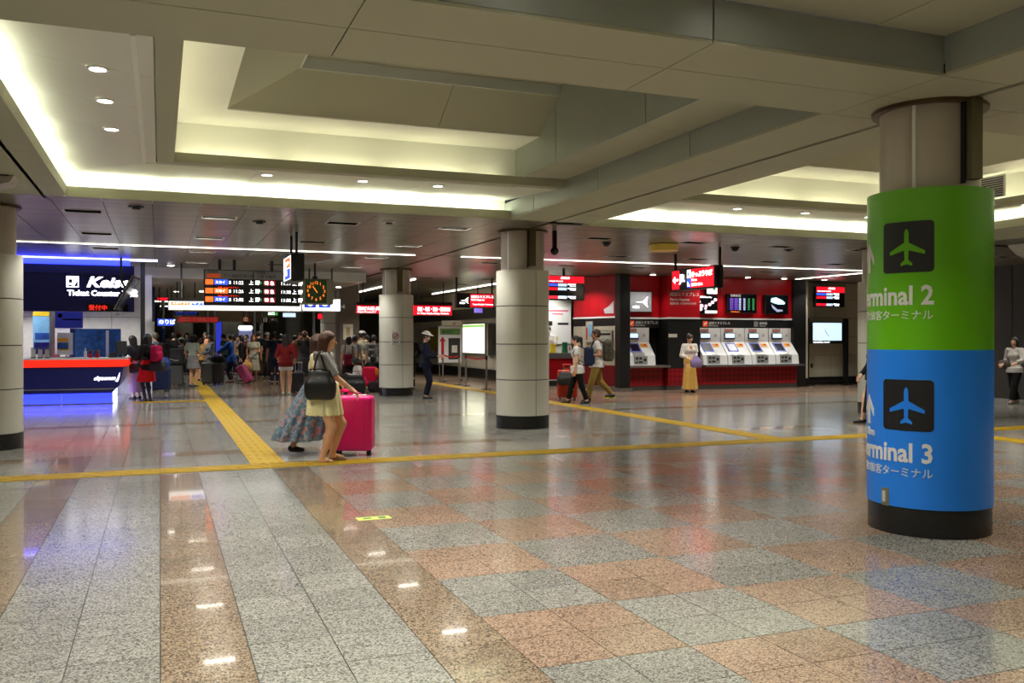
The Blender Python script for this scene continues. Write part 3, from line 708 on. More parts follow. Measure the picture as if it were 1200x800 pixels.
MB().prism([(1.55,2.725),(1.46,2.80),(1.46,2.745),(1.33,2.745),(1.33,2.705),(1.46,2.705),(1.46,2.65)], 'x', -.014, -.009).build('arrow', TXW, JS)
stext(JS, 'JR', 1.27, 2.68, .22, TXW, .006); srect(JS, 'red_panel', .04, .86, 2.53, 2.92, LITR); srect(JS, 'icon_plate', .87, 1.0, 2.74, 2.91, LITW); srect(JS, 'icon_plate', .87, 1.0, 2.54, 2.72, LITBB)
stext(JS, 'きっぷうりば', .83, 2.76, .125, TXW, .004); stext(JS, 'Tickets', .83, 2.67, .07, TXW); stext(JS, '售票处 매표소', .83, 2.57, .07, TXW)
mb = MB(); mb.tube([(-.014,.935,2.78),(-.014,.935,2.86)], .012); mb.tube([(-.014,.91,2.80),(-.014,.96,2.84)], .01); mb.build('icon_figure', TXB, JS)
MB().prism([(.89,2.57),(.98,2.57),(.98,2.67),(.93,2.62)], 'x', -.014, -.009).build('icon_ticket', TXW, JS)

# ---------------- red ticket-machine wall
JW = struct(MB().box(12.2, 18.7, 23.0, 23.2, 0, 3.3).build('wall_ticket', BLACK))
def wbox(name, x0, x1, y0, y1, z0, z1, m): return MB().box(x0, x1, y0, y1, z0, z1).build(name, m, JW)
LBAY, MID, RBAY = (12.3, 13.55), (13.6, 14.68), (14.7, 18.15)
chk = bpy.data.materials.new('red_checker_panel'); chk.use_nodes = True; nt = chk.node_tree
cb = nt.nodes.new('ShaderNodeTexChecker'); gp = nt.nodes.new('ShaderNodeNewGeometry'); mp = nt.nodes.new('ShaderNodeMapping')
mp.inputs['Rotation'].default_value = (0, math.radians(45), 0); mp.inputs['Scale'].default_value = (9, 0, 9)
nt.links.new(gp.outputs['Position'], mp.inputs['Vector']); nt.links.new(mp.outputs['Vector'], cb.inputs['Vector'])
cb.inputs['Color1'].default_value = (*lin((150,10,24)), 1); cb.inputs['Color2'].default_value = (*lin((112,8,18)), 1); cb.inputs['Scale'].default_value = 1
nt.links.new(cb.outputs['Color'], nt.nodes['Principled BSDF'].inputs['Base Color']); nt.nodes['Principled BSDF'].inputs['Roughness'].default_value = .35
for nm, (a, b), yf in (('l', LBAY, 22.75), ('m', MID, 22.35), ('r', RBAY, 22.6)):
    n = 1 if nm != 'r' else 4
    for k in range(n):
        c, d = a+(b-a)*k/n, a+(b-a)*(k+1)/n
        wbox('red_panel', c+.003, d-.003, yf, 23.0, 2.1, 3.29, REDP)
    wbox('white_strip', a, b, yf-.03, 23.0, 2.05, 2.1, WHITEG)
    wbox('black_band', a, b, yf, 23.0, 1.80, 2.05, BLACK)
    wbox('lower_panel', a, b, yf-.25 if nm != 'm' else yf-.02, 23.0, .13, .62 if nm == 'm' else .66, chk)
    wbox('steel_kick', a-.02, b+.02, yf-.23 if nm != 'm' else yf, 23.0, 0, .13, pm('dull_steel', (110,110,106), .35, metal=.7))
    if nm == 'm': wbox('black_panel', a, b, yf, 23.0, .62, 1.80, BLACK)
    else: wbox('steel_ledge', a, b+.05, yf-.55, 23.0, .66, .72, STEEL)
def jtxt(s, x, z, size, m, y, bold=0.0): 
    o = lettering(JW, s, x, z, size, m, y=y, bold=bold); return o
for x, y in ((12.33, 22.74), (14.72, 22.59)):
    jtxt('JR', x, 1.86, .14, TXP, y, .002)
    MB().box(x+.22, x+.38, y-.008, y, 1.84, 2.0).build('orange_emblem', pm('emblem_orange', (226,84,40), .5, emit=.3), JW); MB().prism([(x+.25,1.87),(x+.36,1.95),(x+.33,1.97),(x+.25,1.92)], 'y', y-.012, y-.008).build('emblem_mark', TXP, JW)
    jtxt('成田エクスプレス', x+.42, 1.91, .095, TXP, y); jtxt('Narita Express', x+.42, 1.85, .055, TXP, y)
x, y = 16.75, 22.59
MB().box(x, x+.15, y-.008, y, 1.84, 2.0).build('grey_emblem', pm('emblem_grey', (130,130,130), .5), JW); jtxt('新幹線', x+.2, 1.91, .095, TXP, y); jtxt('Shinkansen', x+.2, 1.85, .055, TXP, y)
jtxt('成田エクスプレス', 13.66, 2.72, .125, TXP, 22.34); jtxt('Narita Express', 13.66, 2.58, .11, TXP, 22.34); jtxt('成田特快  나리타익스프레스', 13.66, 2.47, .075, TXP, 22.34)
wbox('notice_plate', 13.62, 13.90, 22.335, 22.349, 1.52, 1.62, CREAMP)
JP = thing('pillar', 'slim black square pillar at the left end of the red ticket wall', 'pillar', (12.1, 22.3, 0))
MB().bbox(-.16, .16, -.16, .16, .0, 3.29, .01).build('pillar_shaft', BLACK, JP); MB().box(-.2, .2, -.2, .2, 0, .1).build('pillar_foot', STEEL, JP)
wbox('corner_post', 18.15, 18.62, 22.5, 23.0, 0, 3.29, BLACK)
# ticket machine
MACH = None
def machine(x, yf, label, lit):
    global MACH
    m = thing('ticket_machine', label, 'ticket machine', (x, yf, .72), 0, 'ticket machines in the red wall')
    prof = [(0,1.08),(0,.66),(-.03,.62),(-.34,.28),(-.38,.0),(.2,0),(.2,1.08)]
    MB().prism(prof, 'x', 0, .83).build('body', WHITEG, m)
    def slope(x0, x1, t0, t1, th, nm, mt):
        """plate lying on the sloping fascia, t from its top"""
        p0, p1 = Vector((0, -.03, .62)), Vector((0, -.34, .28)); d = p1-p0; n = Vector((0, -.34, .31)).normalized()
        n = Vector((0, -(.62-.28), .31)).normalized()*1.0
        n = Vector((0, -0.739, 0.674))
        a, b = p0+d*t0, p0+d*t1; vs = []
        for k in (0, 1):
            for (xx, q) in ((x0, a), (x1, a), (x1, b), (x0, b)): vs.append((xx, q.y+n.y*th*k, q.z+n.z*th*k))
        return MB().add(vs, [(0,1,2,3),(4,5,6,7),(0,1,5,4),(1,2,6,5),(2,3,7,6),(3,0,4,7)]).build(nm, mt, m)
    MB().box(.10, .46, -.05, .02, .74, .92).build('header_frame', DKGREY, m); MB().box(.12, .44, -.056, -.05, .79, .91).build('header_light', LITS, m)
    MB().box(.12, .42, -.012, 0, .96, 1.06).build('notice', pm('machine_notice', (176,160,152), .6), m)
    for zz in (.985, 1.025): MB().box(.14, .40, -.015, -.012, zz-.008, zz+.008).build('notice_line', TXRED, m)
    slope(.10, .46, -.02, .72, .012, 'screen_bezel', pm('machine_blue', (88,100,190), .4))
    slope(.15, .41, .08, .64, .018, 'screen', lit)
    slope(.50, .72, .02, .32, .008, 'orange_notice', ORANGE); slope(.6, .7, .08, .2, .01, 'notice_mark', TXRED)
    slope(.14, .5, .76, 1.0, .014, 'coin_panel', STEEL)
    MB().box(.14, .56, -.385, -.34, .03, .27).build('coin_panel', pm('machine_grey', (150,152,150), .4), m)
    for (a, b, c, d) in ((.18,.26,.17,.23),(.30,.38,.17,.23),(.18,.24,.06,.11),(.28,.40,.07,.12),(.44,.52,.12,.2)): MB().box(a, b, -.392, -.385, c, d).build('slot', BLACK, m)
    MB().box(.62, .70, -.008, 0, .82, .9).build('speaker_grille', pm('grille_grey', (190,190,188), .5), m)
    return m
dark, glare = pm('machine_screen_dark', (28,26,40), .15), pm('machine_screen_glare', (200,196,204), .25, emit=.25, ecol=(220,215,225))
machine(12.38, 22.75, 'white ticket machine standing alone in the left bay of the red wall', dark)
for k, l in enumerate(('leftmost of four ticket machines in a row, beside the yellow-skirted person', 'second of four ticket machines, its screen glaring white', 'third of four ticket machines in the row, dark screen', 'rightmost of four ticket machines, at the end of the steel ledge')):
    machine(14.72+.86*k, 22.6, l, (pm('machine_screen_mid', (96,92,94), .2), glare, dark, dark)[k])
# lit panels over the machines
def wall_screen(label, px0, py0, px1, py1, Yp, face, name='wall_screen'):
    xa, zt = wallpt(px0, py0, Yp); xb, zb = wallpt(px1, py1, Yp)
    p = thing(name, label, 'screen', (xa, Yp, zb)); MB().bbox(0, xb-xa, 0, .12, 0, zt-zb, .01).build('housing', BLACK, p)
    MB().box(.02, xb-xa-.02, -.006, 0, .02, zt-zb-.02).build('display', face, p); return p, xb-xa, zt-zb
p, w, h = wall_screen('grey lit sign with white aeroplane emblem over the lone ticket machine', 736, 341, 764, 366, 22.62, pm('grey_lit_sign', (150,150,154), .4, emit=.22))
MB().prism([(w*.30,h*.49),(w*.62,h*.52),(w*.82,h*.76),(w*.77,h*.50),(w*.82,h*.24),(w*.62,h*.46)], 'y', -.012, -.007).build('emblem', TXW, p)
lettering(p, "N'EX", w*.2, h*.2, .095, TXW, y=-.008, bold=.003)
p, w, h = wall_screen('black route map screen with pink and white bubbles', 817, 346, 841, 368, 22.47, SCRK)
for (u, v, r) in ((.1,.66,.035),(.2,.44,.055),(.42,.44,.04),(.6,.52,.045),(.74,.64,.045),(.88,.78,.045),(.16,.26,.05),(.4,.3,.035)): 
    mb = MB(); mb.prism([(w*u+r*1.25*math.cos(a*math.pi/8), h*v+r*math.sin(a*math.pi/8)) for a in range(16)], 'y', -.012, -.007); mb.build('map_bubble', pm('pink_white_lit', (255,205,220), .5, emit=1.2), p)
MB().box(w*.38, w*.95, -.012, -.007, h*.05, h*.18).build('caption_bar', LITW, p); lettering(p, '路線図 Route Map', w*.05, h*.88, .06, TXW, y=-.008)
p, w, h = wall_screen('white lit notice with green mark above the route map', 828, 331, 841, 345, 22.47, LITW); MB().box(w*.55, w*.8, -.012, -.007, h*.35, h*.6).build('green_mark', LITG, p)
p, w, h = wall_screen('timetable screen with purple, white and green columns', 853, 344, 887, 367, 22.47, SCRK)
for k in range(6):
    mt = (LITP, LITP, LITS, LITS, LITG, LITG)[k] if k != 1 else LITP
    for j in range(7): MB().box(w*(.06+.155*k), w*(.06+.155*k+(.12 if k < 2 else .07)), -.010, -.007, h*(.16+.09*j), h*(.16+.09*j+.07)).build('timetable_cell', pm('cell_%d' % (k//2), ((92,60,160),(150,160,200),(40,120,60))[k//2], .4, emit=.5), p)
lettering(p, '空席状況', w*.08, h*.85, .09, TXP, y=-.008); lettering(p, 'Narita Express', w*.1, h*.04, .05, TXO, y=-.008)
p, w, h = wall_screen('dark screen showing a pale blue train nose', 897, 345, 924, 368, 22.47, SCRK)
mb = MB(); mb.prism([(w*.22,h*.62),(w*.25,h*.82),(w*.45,h*.86),(w*.72,h*.72),(w*.85,h*.58),(w*.8,h*.5),(w*.55,h*.5),(w*.35,h*.56)], 'y', -.012, -.007); mb.build('train_roof', pm('train_pale', (170,220,235), .4, emit=.9), p)
mb = MB(); mb.prism([(w*.25,h*.5),(w*.3,h*.3),(w*.5,h*.1),(w*.72,h*.14),(w*.74,h*.22),(w*.5,h*.24),(w*.35,h*.4)], 'y', -.012, -.007); mb.build('train_side', pm('train_side', (150,160,190), .4, emit=.5), p)
# info screens
def flight_screen(label, px0, py0, px1, py1, Yp, rods=True):
    p, w, h = wall_screen(label, px0, py0, px1, py1, Yp, SCRK, 'information_screen')
    MB().box(.02, w-.02, -.01, -.007, h*.70, h*.97).build('red_header', LITR, p); lettering(p, '成田空港', w*.42, h*.86, h*.1, TXW, y=-.012); lettering(p, 'Narita Airport Terminal', w*.05, h*.74, h*.08, TXW, y=-.012)
    for k, (z, m) in enumerate(((.56, LITBB), (.40, LITR), (.06, LITR))):
        MB().box(.02, w*.35, -.01, -.007, h*z, h*(z+.11)).build('row_tag', m, p); MB().box(w*.36, w*.57, -.01, -.007, h*z, h*(z+.11)).build('row_time', LITS, p)
        lettering(p, '成田線 東京行', w*.59, h*(z+.06), h*.06, TXW, y=-.008); lettering(p, 'Narita Line', w*.64, h*z, h*.06, TXW, y=-.008)
    return p, w, h
p, w, h = flight_screen('red and black train screen hung above the staffed counter', 636, 322, 685, 352, 21.0)
MB().cyl((w*.52, .06), .03, h, 3.3-p.location.z, 10).build('rod', BLACK, p)
p, w, h = flight_screen('red and black train screen hung on the right tiled wall', 956, 335, 990, 360, 22.7)
MB().box(w*.3, w*.7, .12, .54, h*.3, h*.7).build('wall_bracket', BLACK, p)
# right tiled wall with screen stand
RW = struct(MB().box(18.6, 24, 23.3, 23.5, 0, 3.3).build('wall_right_end', GROUT))
wx = [18.62, 18.95, 19.6, 20.25, 20.9, 21.55, 22.2]
for a, b in zip(wx[:-1], wx[1:]):
    for c, d in ((.25,.95),(.95,1.55),(1.55,2.15),(2.15,2.75),(2.75,3.29)): MB().box(a+.005, b-.005, 23.26, 23.3, c+.005, d-.005).build('wall_panel', WALLT, RW)
MB().box(18.6, 24, 23.2, 23.3, 0, .25).build('skirting', BASEBLK, RW)
MB().box(18.64, 18.86, 22.7, 23.26, .25, 3.29).build('pilaster', WALLT, RW)
x0, _ = wallpt(945, 420, 22.9); x1, _ = wallpt(991, 420, 22.9)
ST = thing('screen_stand', 'black frame stand holding a pale map screen against tiled wall', 'screen stand', ((x0+x1)/2, 22.9, 0))
hw = (x1-x0)/2
for s_ in (-1, 1): MB().box(s_*hw-.07, s_*hw+.07, -.05, .05, 0, 2.12).build('post', BLACK, ST); MB().box(s_*hw-.1, s_*hw+.1, -.2, .2, 0, .04).build('foot', BLACK, ST)
MB().bbox(-hw+.07, hw-.07, -.04, .04, 1.32, 2.0, .01).build('screen_case', BLACK, ST)
MB().box(-hw+.22, hw-.2, -.046, -.04, 1.42, 1.98).build('display', LITS, ST); lettering(ST, 'ただいま運転しています', -hw+.22, 1.345, .06, TXW, y=-.046)
MB().tube([(-.1,-.05,1.78),(-.04,-.05,1.66),(.06,-.05,1.56)], .008, 6).build('map_route', TXK, ST)
MB().box(-hw, hw, -.03, .03, .1, .16).build('lower_rail', BLACK, ST)
ad = MB().box(19.0, 19.55, 23.245, 23.262, .3, .92).build('access_panel', pm('access_beige', (176,168,136), .5), RW); MB().box(19.42, 19.5, 23.23, 23.25, .55, .68).build('latch', BLACK, ad)
MB().box(18.28, 18.60, 22.6, 23.0, 1.4, 1.95).build('signal_box', BLACK, JW)
# dark partition at the far right
DW = struct(MB().box(19.5, 19.8, -8, 17.2, 0, 3.3).build('wall_right', pm('dark_partition', (58,56,54), .45, vary=.05)))
for k in range(9): MB().box(19.49, 19.5, 4+1.5*k, 4.02+1.5*k, 0, 3.3).build('panel_joint', BLACK, DW)
struct(MB().box(23.9, 24.1, 17, 62, 0, 3.3).build('wall_right_far', WALLB))
struct(MB().box(19.5, 24, 17.0, 17.2, 0, 3.3).build('wall_right_return', pm('dark_partition', (58,56,54), .45)))
# side wall of the ticket office, turning back from the pillar
SWv = Vector((11.6-12.0, 24.46-22.5, 0)); SWa = math.atan2(SWv.y, SWv.x)
SW = struct(MB().box(0, 2.0, -.2, -.05, 0, 3.3).build('wall_office_side', BLACK)); SW.location = (12.0, 22.5, 0); SW.rotation_euler = (0, 0, SWa)
for k in range(5):
    MB().box(.4*k+.004, .4*k+.396, -.05, .0, 2.12, 3.29).build('red_panel', REDP, SW); MB().box(.4*k+.004, .4*k+.396, -.05, .0, .13, .72).build('red_lower_panel', REDD, SW)
    MB().box(.4*k+.004, .4*k+.396, -.05, .0, .72, 1.85).build('pale_panel', WALLT, SW)
MB().box(0, 2, -.05, .02, 2.07, 2.12).build('white_strip', WHITEG, SW); MB().box(0, 2, -.05, .01, 1.85, 2.07).build('black_band', BLACK, SW); MB().box(0, 2, -.05, .02, 0, .13).build('steel_kick', STEEL, SW)
mb = MB(); mb.prism([(.1,2.2),(.5,2.2),(.55,2.32),(.3,2.42),(.1,2.55)], 'y', .0, .006); mb.build('train_graphic', pm('train_white', (200,196,200), .4), SW)
for (label, a, b, z0, z1, bits) in (('framed notice with blue picture on the office side wall', 1.0, 1.36, 1.35, 2.0, 1), ('grey timetable notice board on the office side wall', .12, .82, 1.0, 1.72, 2)):
    p = thing('notice_board', label, 'notice', (12.0, 22.5, 0), SWa)
    MB().bbox(a, b, .005, .035, z0, z1, .005).build('frame', STEEL, p); MB().box(a+.03, b-.03, .035, .04, z0+.03, z1-.03).build('sheet', pm('notice_grey', (176,176,166), .6), p)
    if bits == 1: MB().box(a+.06, a+.22, .04, .044, z0+.2, z1-.1).build('picture', SKYP, p); MB().box(b-.1, b-.05, .04, .044, z0+.1, z1-.2).build('caption', TXRED, p)
    else:
        MB().box(a+.08, b-.08, .04, .044, z1-.14, z1-.08).build('heading', TXK, p)
        for q in range(5): MB().box(a+.08, b-.1, .04, .043, z0+.08+.09*q, z0+.1+.09*q).build('text_line', TXG, p)
# staffed counter
SCt = thing('service_counter', 'red fronted service counter with steel top where staff stands', 'counter', (11.85, 25.75, 0))
MB().box(-.75, .5, 0, .6, .16, .86).build('red_front', REDP, SCt); MB().box(-.8, .55, -.08, .65, .86, 1.03).build('steel_top', STEEL, SCt); MB().box(-.75, .5, .04, .6, 0, .16).build('kick', DKGREY, SCt); MB().box(-.75, .5, -.01, 0, .16, .2).build('white_line', WHITEG, SCt)
struct(MB().box(10.9, 13.2, 28.0, 28.2, 0, 3.3).build('wall_office_back', pm('office_white', (214,214,208), .5)))
p = poster('large white notice with pink heading behind the counter staff', wallpt(654,370,27.9)[0], 27.95, 1.3, 2.55, 1.0, WHITEG, [(.1,.9,.88,.93,pm('pink_print',(210,120,140),.6),'pink_heading'),(.3,.7,.8,.84,pm('pink_print',(210,120,140),.6),'pink_heading'),(.05,.3,.5,.62,TXK,'code_block'),(.5,.9,.52,.58,TXK,'dark_line'),(.1,.5,.1,.2,YELP,'yellow_patch')])
struct(MB().box(11.9, 12.3, 24.6, 25.0, 0, 3.3).build('wall_office_jamb', STEEL))
for (px, m, l, hh) in ((662,pm('green_bottle',(30,110,70),.4),'green flyer stack on the steel counter',.34),(667,WHITEG,'white leaflet stand with red figure on steel counter',.24),(648,YELP,'yellow leaflet holder on the steel counter',.3)):
    x, _ = wallpt(px, 410, 25.85); p = thing('leaflet_holder', l, 'leaflet holder', (x, 25.86, 1.03)); MB().prism([(-.06,0),(.06,0),(.02,hh),(-.01,hh)], 'x', -.08, .08).build('holder_back', m, p); MB().box(-.08, .08, -.08, -.06, 0, .06).build('holder_lip', m, p)
    if px == 667: MB().box(-.02, .02, -.064, -.06, .08, .2).build('red_figure', TXRED, p)

# ---------------- recess to the gates, centre
GW = struct(MB().box(11.05, 11.25, 26.6, 42, 0, 3.3).build('wall_recess', WALLT))
for k in range(24): MB().box(11.03, 11.05, 26.7+.64*k, 26.7+.64*k+.62, .38, 2.2).build('wall_panel', WALLT, GW)
MB().box(11.0, 11.05, 26.6, 42, 0, .36).build('skirting', BASEBLK, GW); MB().box(10.98, 11.05, 26.6, 42, 2.22, 2.62).build('dark_frieze', pm('dark_frieze', (60,54,46), .4), GW); MB().box(11.0, 11.05, 26.6, 42, 2.62, 3.3).build('upper_band', WALLB, GW)
def side_poster(label, y0, y1, z0, z1, face, frame=STEEL):
    p = thing('poster_case', label, 'poster', (11.03, y0, 0))
    MB().box(-.06, 0, 0, y1-y0, z0, z1).build('frame', frame, p); MB().box(-.068, -.06, .06, y1-y0-.06, z0+.06, z1-.06).build('face', face, p); return p
p = side_poster('brightly lit cream poster case on the recess wall', 30.6, 33.2, .88, 2.08, LITC); MB().box(-.072, -.068, .06, 2.54, 1.90, 2.0).build('green_header', pm('poster_green', (150,200,110), .5, emit=.9), p)
side_poster('dark unlit poster case right of the bright poster', 28.4, 30.3, .85, 2.05, pm('dark_glass', (70,68,60), .2))
side_poster('poster case with yellow sheet behind the guard', 36.3, 38.0, .9, 2.0, pm('poster_yellow', (150,130,40), .5))
p = thing('notice_screen', 'white freestanding notice board with red arrow and photo', 'notice board', (ground(528, 446)[0]+.15, ground(528, 446)[1]+.55, 0), -.12)
MB().bbox(-.42, .42, -.03, .03, .62, 1.92, .01).build('panel', WHITEG, p); MB().bbox(-.3, .42, -.04, .04, 1.94, 2.12, .01).build('header', CREAMP, p)
MB().box(-.36, .36, -.036, -.03, 1.62, 1.84).build('green_strip', pm('green_print', (110,160,90), .5), p); MB().prism([(-.32,.72),(-.22,.72),(-.22,1.38),(-.16,1.38),(-.27,1.56),(-.38,1.38),(-.32,1.38)], 'y', -.036, -.03).build('red_arrow', TXRED, p)
MB().box(-.06, .36, -.036, -.03, .74, 1.5).build('photo', DKGREY, p); MB().box(.06, .26, -.038, -.036, .98, 1.24).build('photo_figure', CREAMP, p); lettering(p, '乗換口', -.3, 1.66, .14, TXK, y=-.038)
lettering(p, 'JR', .1, 1.98, .12, TXK, y=-.042)
for s_ in (-.38, .38):
    MB().box(s_-.015, s_+.015, -.015, .015, .06, .62).build('leg', STEEL, p); MB().box(s_-.02, s_+.02, -.22, .22, .04, .07).build('foot', STEEL, p); MB().ball((s_, -.2, .025), .025).build('caster', BLACK, p); MB().ball((s_, .2, .025), .025).build('caster', BLACK, p)
posts = [ground(519, 447), ground(538, 450.5), ground(546, 452), ground(570, 456)]
for k, (x, y) in enumerate(posts):
    p = thing('barrier_post', '%s steel queue barrier post near the bright poster' % ('first (leftmost)', 'second', 'third', 'fourth (rightmost)')[k], 'barrier', (x, y, 0), 0, 'belt barrier posts')
    MB().cyl((0,0), .03, .02, .9, 12).build('tube', STEEL, p, True); MB().cyl((0,0), .15, 0, .02, 20).build('foot', DKGREY, p); MB().cyl((0,0), .038, .86, .98, 12).build('belt_head', DKGREY, p, True)
BELT = pm('red_belt', (190,30,30), .6)
for k, (a, b, l) in enumerate(((0,1,'left red barrier belt, sagging between the first two posts'),(2,3,'right red barrier belt, sagging between the last two posts'))):
    (xa, ya), (xb, yb_) = posts[a], posts[b]; mb = MB(); n = 8; vs = []
    for i in range(n+1):
        t = i/n; z = .92-.05*math.sin(math.pi*t); x, y = xa+(xb-xa)*t, ya+(yb_-ya)*t; vs += [(x-.003, y, z-.025), (x-.003, y, z+.025), (x+.003, y, z+.025), (x+.003, y, z-.025)]
    mb.add(vs, [(0,1,2,3), tuple(4*n+q for q in range(4))]+[(4*i+q, 4*i+(q+1)%4, 4*i+4+(q+1)%4, 4*i+4+q) for i in range(n) for q in range(4)])
    tag(mb.build('barrier_belt', BELT), l, 'barrier belt', 'red belts of the queue barrier')
# signs over the recess
def red_sign(label, px0, py0, px1, py1, Yp, l1, l2, txs):
    xa, zt = wallpt(px0, py0, Yp); xb, zb = wallpt(px1, py1, Yp); w, h = xb-xa, zt-zb
    p = thing('hanging_sign', label, 'sign', (xa, Yp, zb)); MB().bbox(0, w, 0, .25, 0, h*1.3, .01).build('housing', BLACK, p)
    MB().box(.02, w-.02, -.008, 0, .02, h-.02).build('lit_face', LITR, p)
    lettering(p, l1, txs, h*.45, h*.42, TXW, y=-.01, bold=.003, fit=w-txs-.08); lettering(p, l2, txs, h*.14, h*.24, TXW, y=-.01, fit=w-txs-.12)
    hanging_rods(p, [w*.2, w*.8], h*1.3, 3.3-zb, .02, .12); return p
red_sign('red lit sign left of the no-smoking column, partly hidden', 417, 357, 462, 368, 27.5, '第2ビル駅 (地下)', 'Airport Terminal 2·3', .05)
red_sign('red lit sign right of the no-smoking column', 482, 357, 530, 370, 27.5, '東京・新宿・渋谷・横浜方面', 'for Tokyo, Shinjuku, Shibuya, Yokohama', .2)
xa, zt = wallpt(535, 343, 25.2); xb, zb = wallpt(579, 361, 25.2); w, h = xb-xa, zt-zb
p = thing('hanging_sign', 'black hanging sign with white plane emblem and red text panel', 'sign', (xa, 25.2, zb)); MB().bbox(0, w, 0, .2, 0, h, .01).build('housing', BLACK, p)
MB().box(w*.36, w*.97, -.008, 0, .03, h-.03).build('lit_face', LITR, p); MB().prism([(w*.1,h*.5),(w*.22,h*.53),(w*.31,h*.72),(w*.29,h*.5),(w*.31,h*.28),(w*.22,h*.47)], 'y', -.01, 0).build('emblem', TXW, p); lettering(p, "N'EX", w*.08, h*.26, .08, TXW, y=-.004)
lettering(p, '成田エクスプレス', w*.38, h*.68, .09, TXW, y=-.01); lettering(p, 'Narita Express', w*.38, h*.5, .07, TXW, y=-.01); lettering(p, 'Tokyo Shinjuku Yokohama', w*.42, h*.2, .06, TXW, y=-.01)
hanging_rods(p, [.03, w-.03], h, 3.3-zb, .03, .1)
xa, zt = wallpt(555, 359, 29); xb, zb = wallpt(566, 367, 29)
p = thing('information_screen', 'small purple screen below the black emblem sign', 'screen', (xa, 29, zb)); MB().bbox(0, xb-xa, 0, .1, 0, zt-zb, .01).build('housing', BLACK, p); MB().box(.02, xb-xa-.02, -.006, 0, .02, zt-zb-.02).build('display', LITP, p); MB().cyl(((xb-xa)/2, .05), .02, zt-zb, 3.3-zb, 8).build('rod', BLACK, p)
# no-smoking notice on the second column, and the sheet on the steel pillar
c = COLS[2]
p = thing('no_smoking_sign', 'small white no-smoking notice fixed to the pale column', 'notice', (c[0]+.02-.15, c[1]-RC-.004, 1.33), 0)
MB().box(-.11, .11, -.012, .03, 0, .34).build('plate', WHITEG, p); MB().arc((0,0), .062, .08, 0, 2*math.pi, 0, .004, 20); mb = MB()
mb.arc((0,0), .062, .08, 0, 2*math.pi, 0, .006, 20); mb.box(-.07, .07, -.008, .008, 0, .006)
mb.v = [(x*math.cos(.8)-y*math.sin(.8), -.012-z, .22+x*math.sin(.8)+y*math.cos(.8)) for x, y, z in mb.v]; mb.build('red_ring', TXRED, p)
MB().box(-.03, .04, -.014, -.012, .21, .23).build('cigarette', TXK, p); lettering(p, '禁煙', -.07, .04, .07, TXK, y=-.014)
SP = thing('pillar', 'stainless steel square pillar carrying a paper notice', 'pillar', (wallpt(407, 400, 29.4)[0], 29.4, 0))
MB().bbox(-.33, .33, -.33, .33, 0, 3.29, .02).build('pillar_shaft', pm('brown_steel', (140,130,120), .3, metal=.8), SP); MB().box(-.2, .12, -.336, -.33, 1.45, 1.95).build('paper_notice', CREAMP, SP); MB().box(-.1, .02, -.34, -.336, 1.55, 1.85).build('print_block', pm('tan_print', (190,170,120), .6), SP)
WC = thing('column', 'white round column left of the steel pillar', 'column', (ground(385, 447)[0]+.1, 30.6, 0)); MB().cyl((0,0), .44, .2, 2.9, 36).build('lower_drum', COLPAN, WC, True); MB().cyl((0,0), .45, 0, .2, 36).build('base', BASEBLK, WC, True); MB().cyl((0,0), .36, 2.9, 3.29, 30).build('shaft', SHAFT, WC, True)
for z in (.8, 1.4, 2.0, 2.6): MB().arc((0,0), .43, .443, 0, 2*math.pi, z-.006, z+.006, 36).build('joint_ring', GROUT, WC)

# ---------------- far hall beyond the bulkhead
struct(MB().box(-9.6, 5.3, 24.5, 24.7, 3.04, 3.3).build('trim_bulkhead', WHITE))
fc = struct(MB().box(-9.6, 5.3, 24.7, 60, 3.05, 3.1).build('ceiling_far', pm('far_ceiling', (150,146,134), .5)))
fc2 = struct(MB().box(5.3, 24, 24.5, 60, 3.45, 3.5).build('ceiling_recess', DARKGAP)); MB().box(5.3, 24, 36, 60, 3.3, 3.33).build('ceiling_panel', SLAT, fc2); MB().box(5.3, 5.6, 24.5, 36, 3.3, 3.33).build('ceiling_panel', SLAT, fc2)
for k, (x, y) in enumerate(((11.7, 26.3), (12.2, 27.2))):  # two downlights added to lift the dark staff bay
    p = thing('downlight', '%s added downlight over the staffed counter' % ('near', 'far')[k], 'downlight', (x, y, 3.3)); MB().cyl((0,0), .09, -.02, 0, 16).build('rim', WHITE, p); MB().cyl((0,0), .075, -.026, -.02, 16).build('lens', LAMPD, p); q = spot('counter_fill_lamp', (0, 0, 0), 160, 140); q.parent = p; q.location = (0, 0, -.04)
for k, (x, l) in enumerate(((7.2, 'left'), (10.3, 'right'))):
    tag(MB().box(x-.04, x+.04, 26.4, 35, 3.27, 3.298).build('tube_light', LAMPS), '%s long tube light running back along the recess ceiling' % l, 'tube light')
FARW = struct(MB().box(-9.6, 24, 52, 52.2, 0, 3.4).build('wall_far', pm('far_wall', (150,140,112), .6)))
for k in range(26): MB().box(-9.5+1.2*k, -9.48+1.2*k, 51.98, 52, 0, 3.1).build('panel_joint', DKGREY, FARW)
for k, (x0, x1, y) in enumerate(((1.2, 2.0, 31.0),(3.4, 4.6, 34.0),(-1, 2, 40),(3, 5, 41),(0, 4, 46))):
    tag(MB().box(x0, x1, y, y+.05, 3.0, 3.045).build('tube_light', pm('far_tube', (255,252,240), .5, emit=2.5, ecol=(255,250,236), vary=0)), '%s white tube light on the low ceiling over the crowd' % ('first','second','third','fourth','fifth','sixth','seventh','eighth','ninth')[k], 'tube light', 'tube lights over the far hall')
p = thing('downlight', 'round downlight by the end of the ticket kiosk', 'downlight', (.25, 23.6, 3.3)); MB().cyl((0,0), .1, -.02, 0, 20).build('rim', WHITE, p); MB().cyl((0,0), .08, -.026, -.02, 20).build('lens', LAMPD, p)
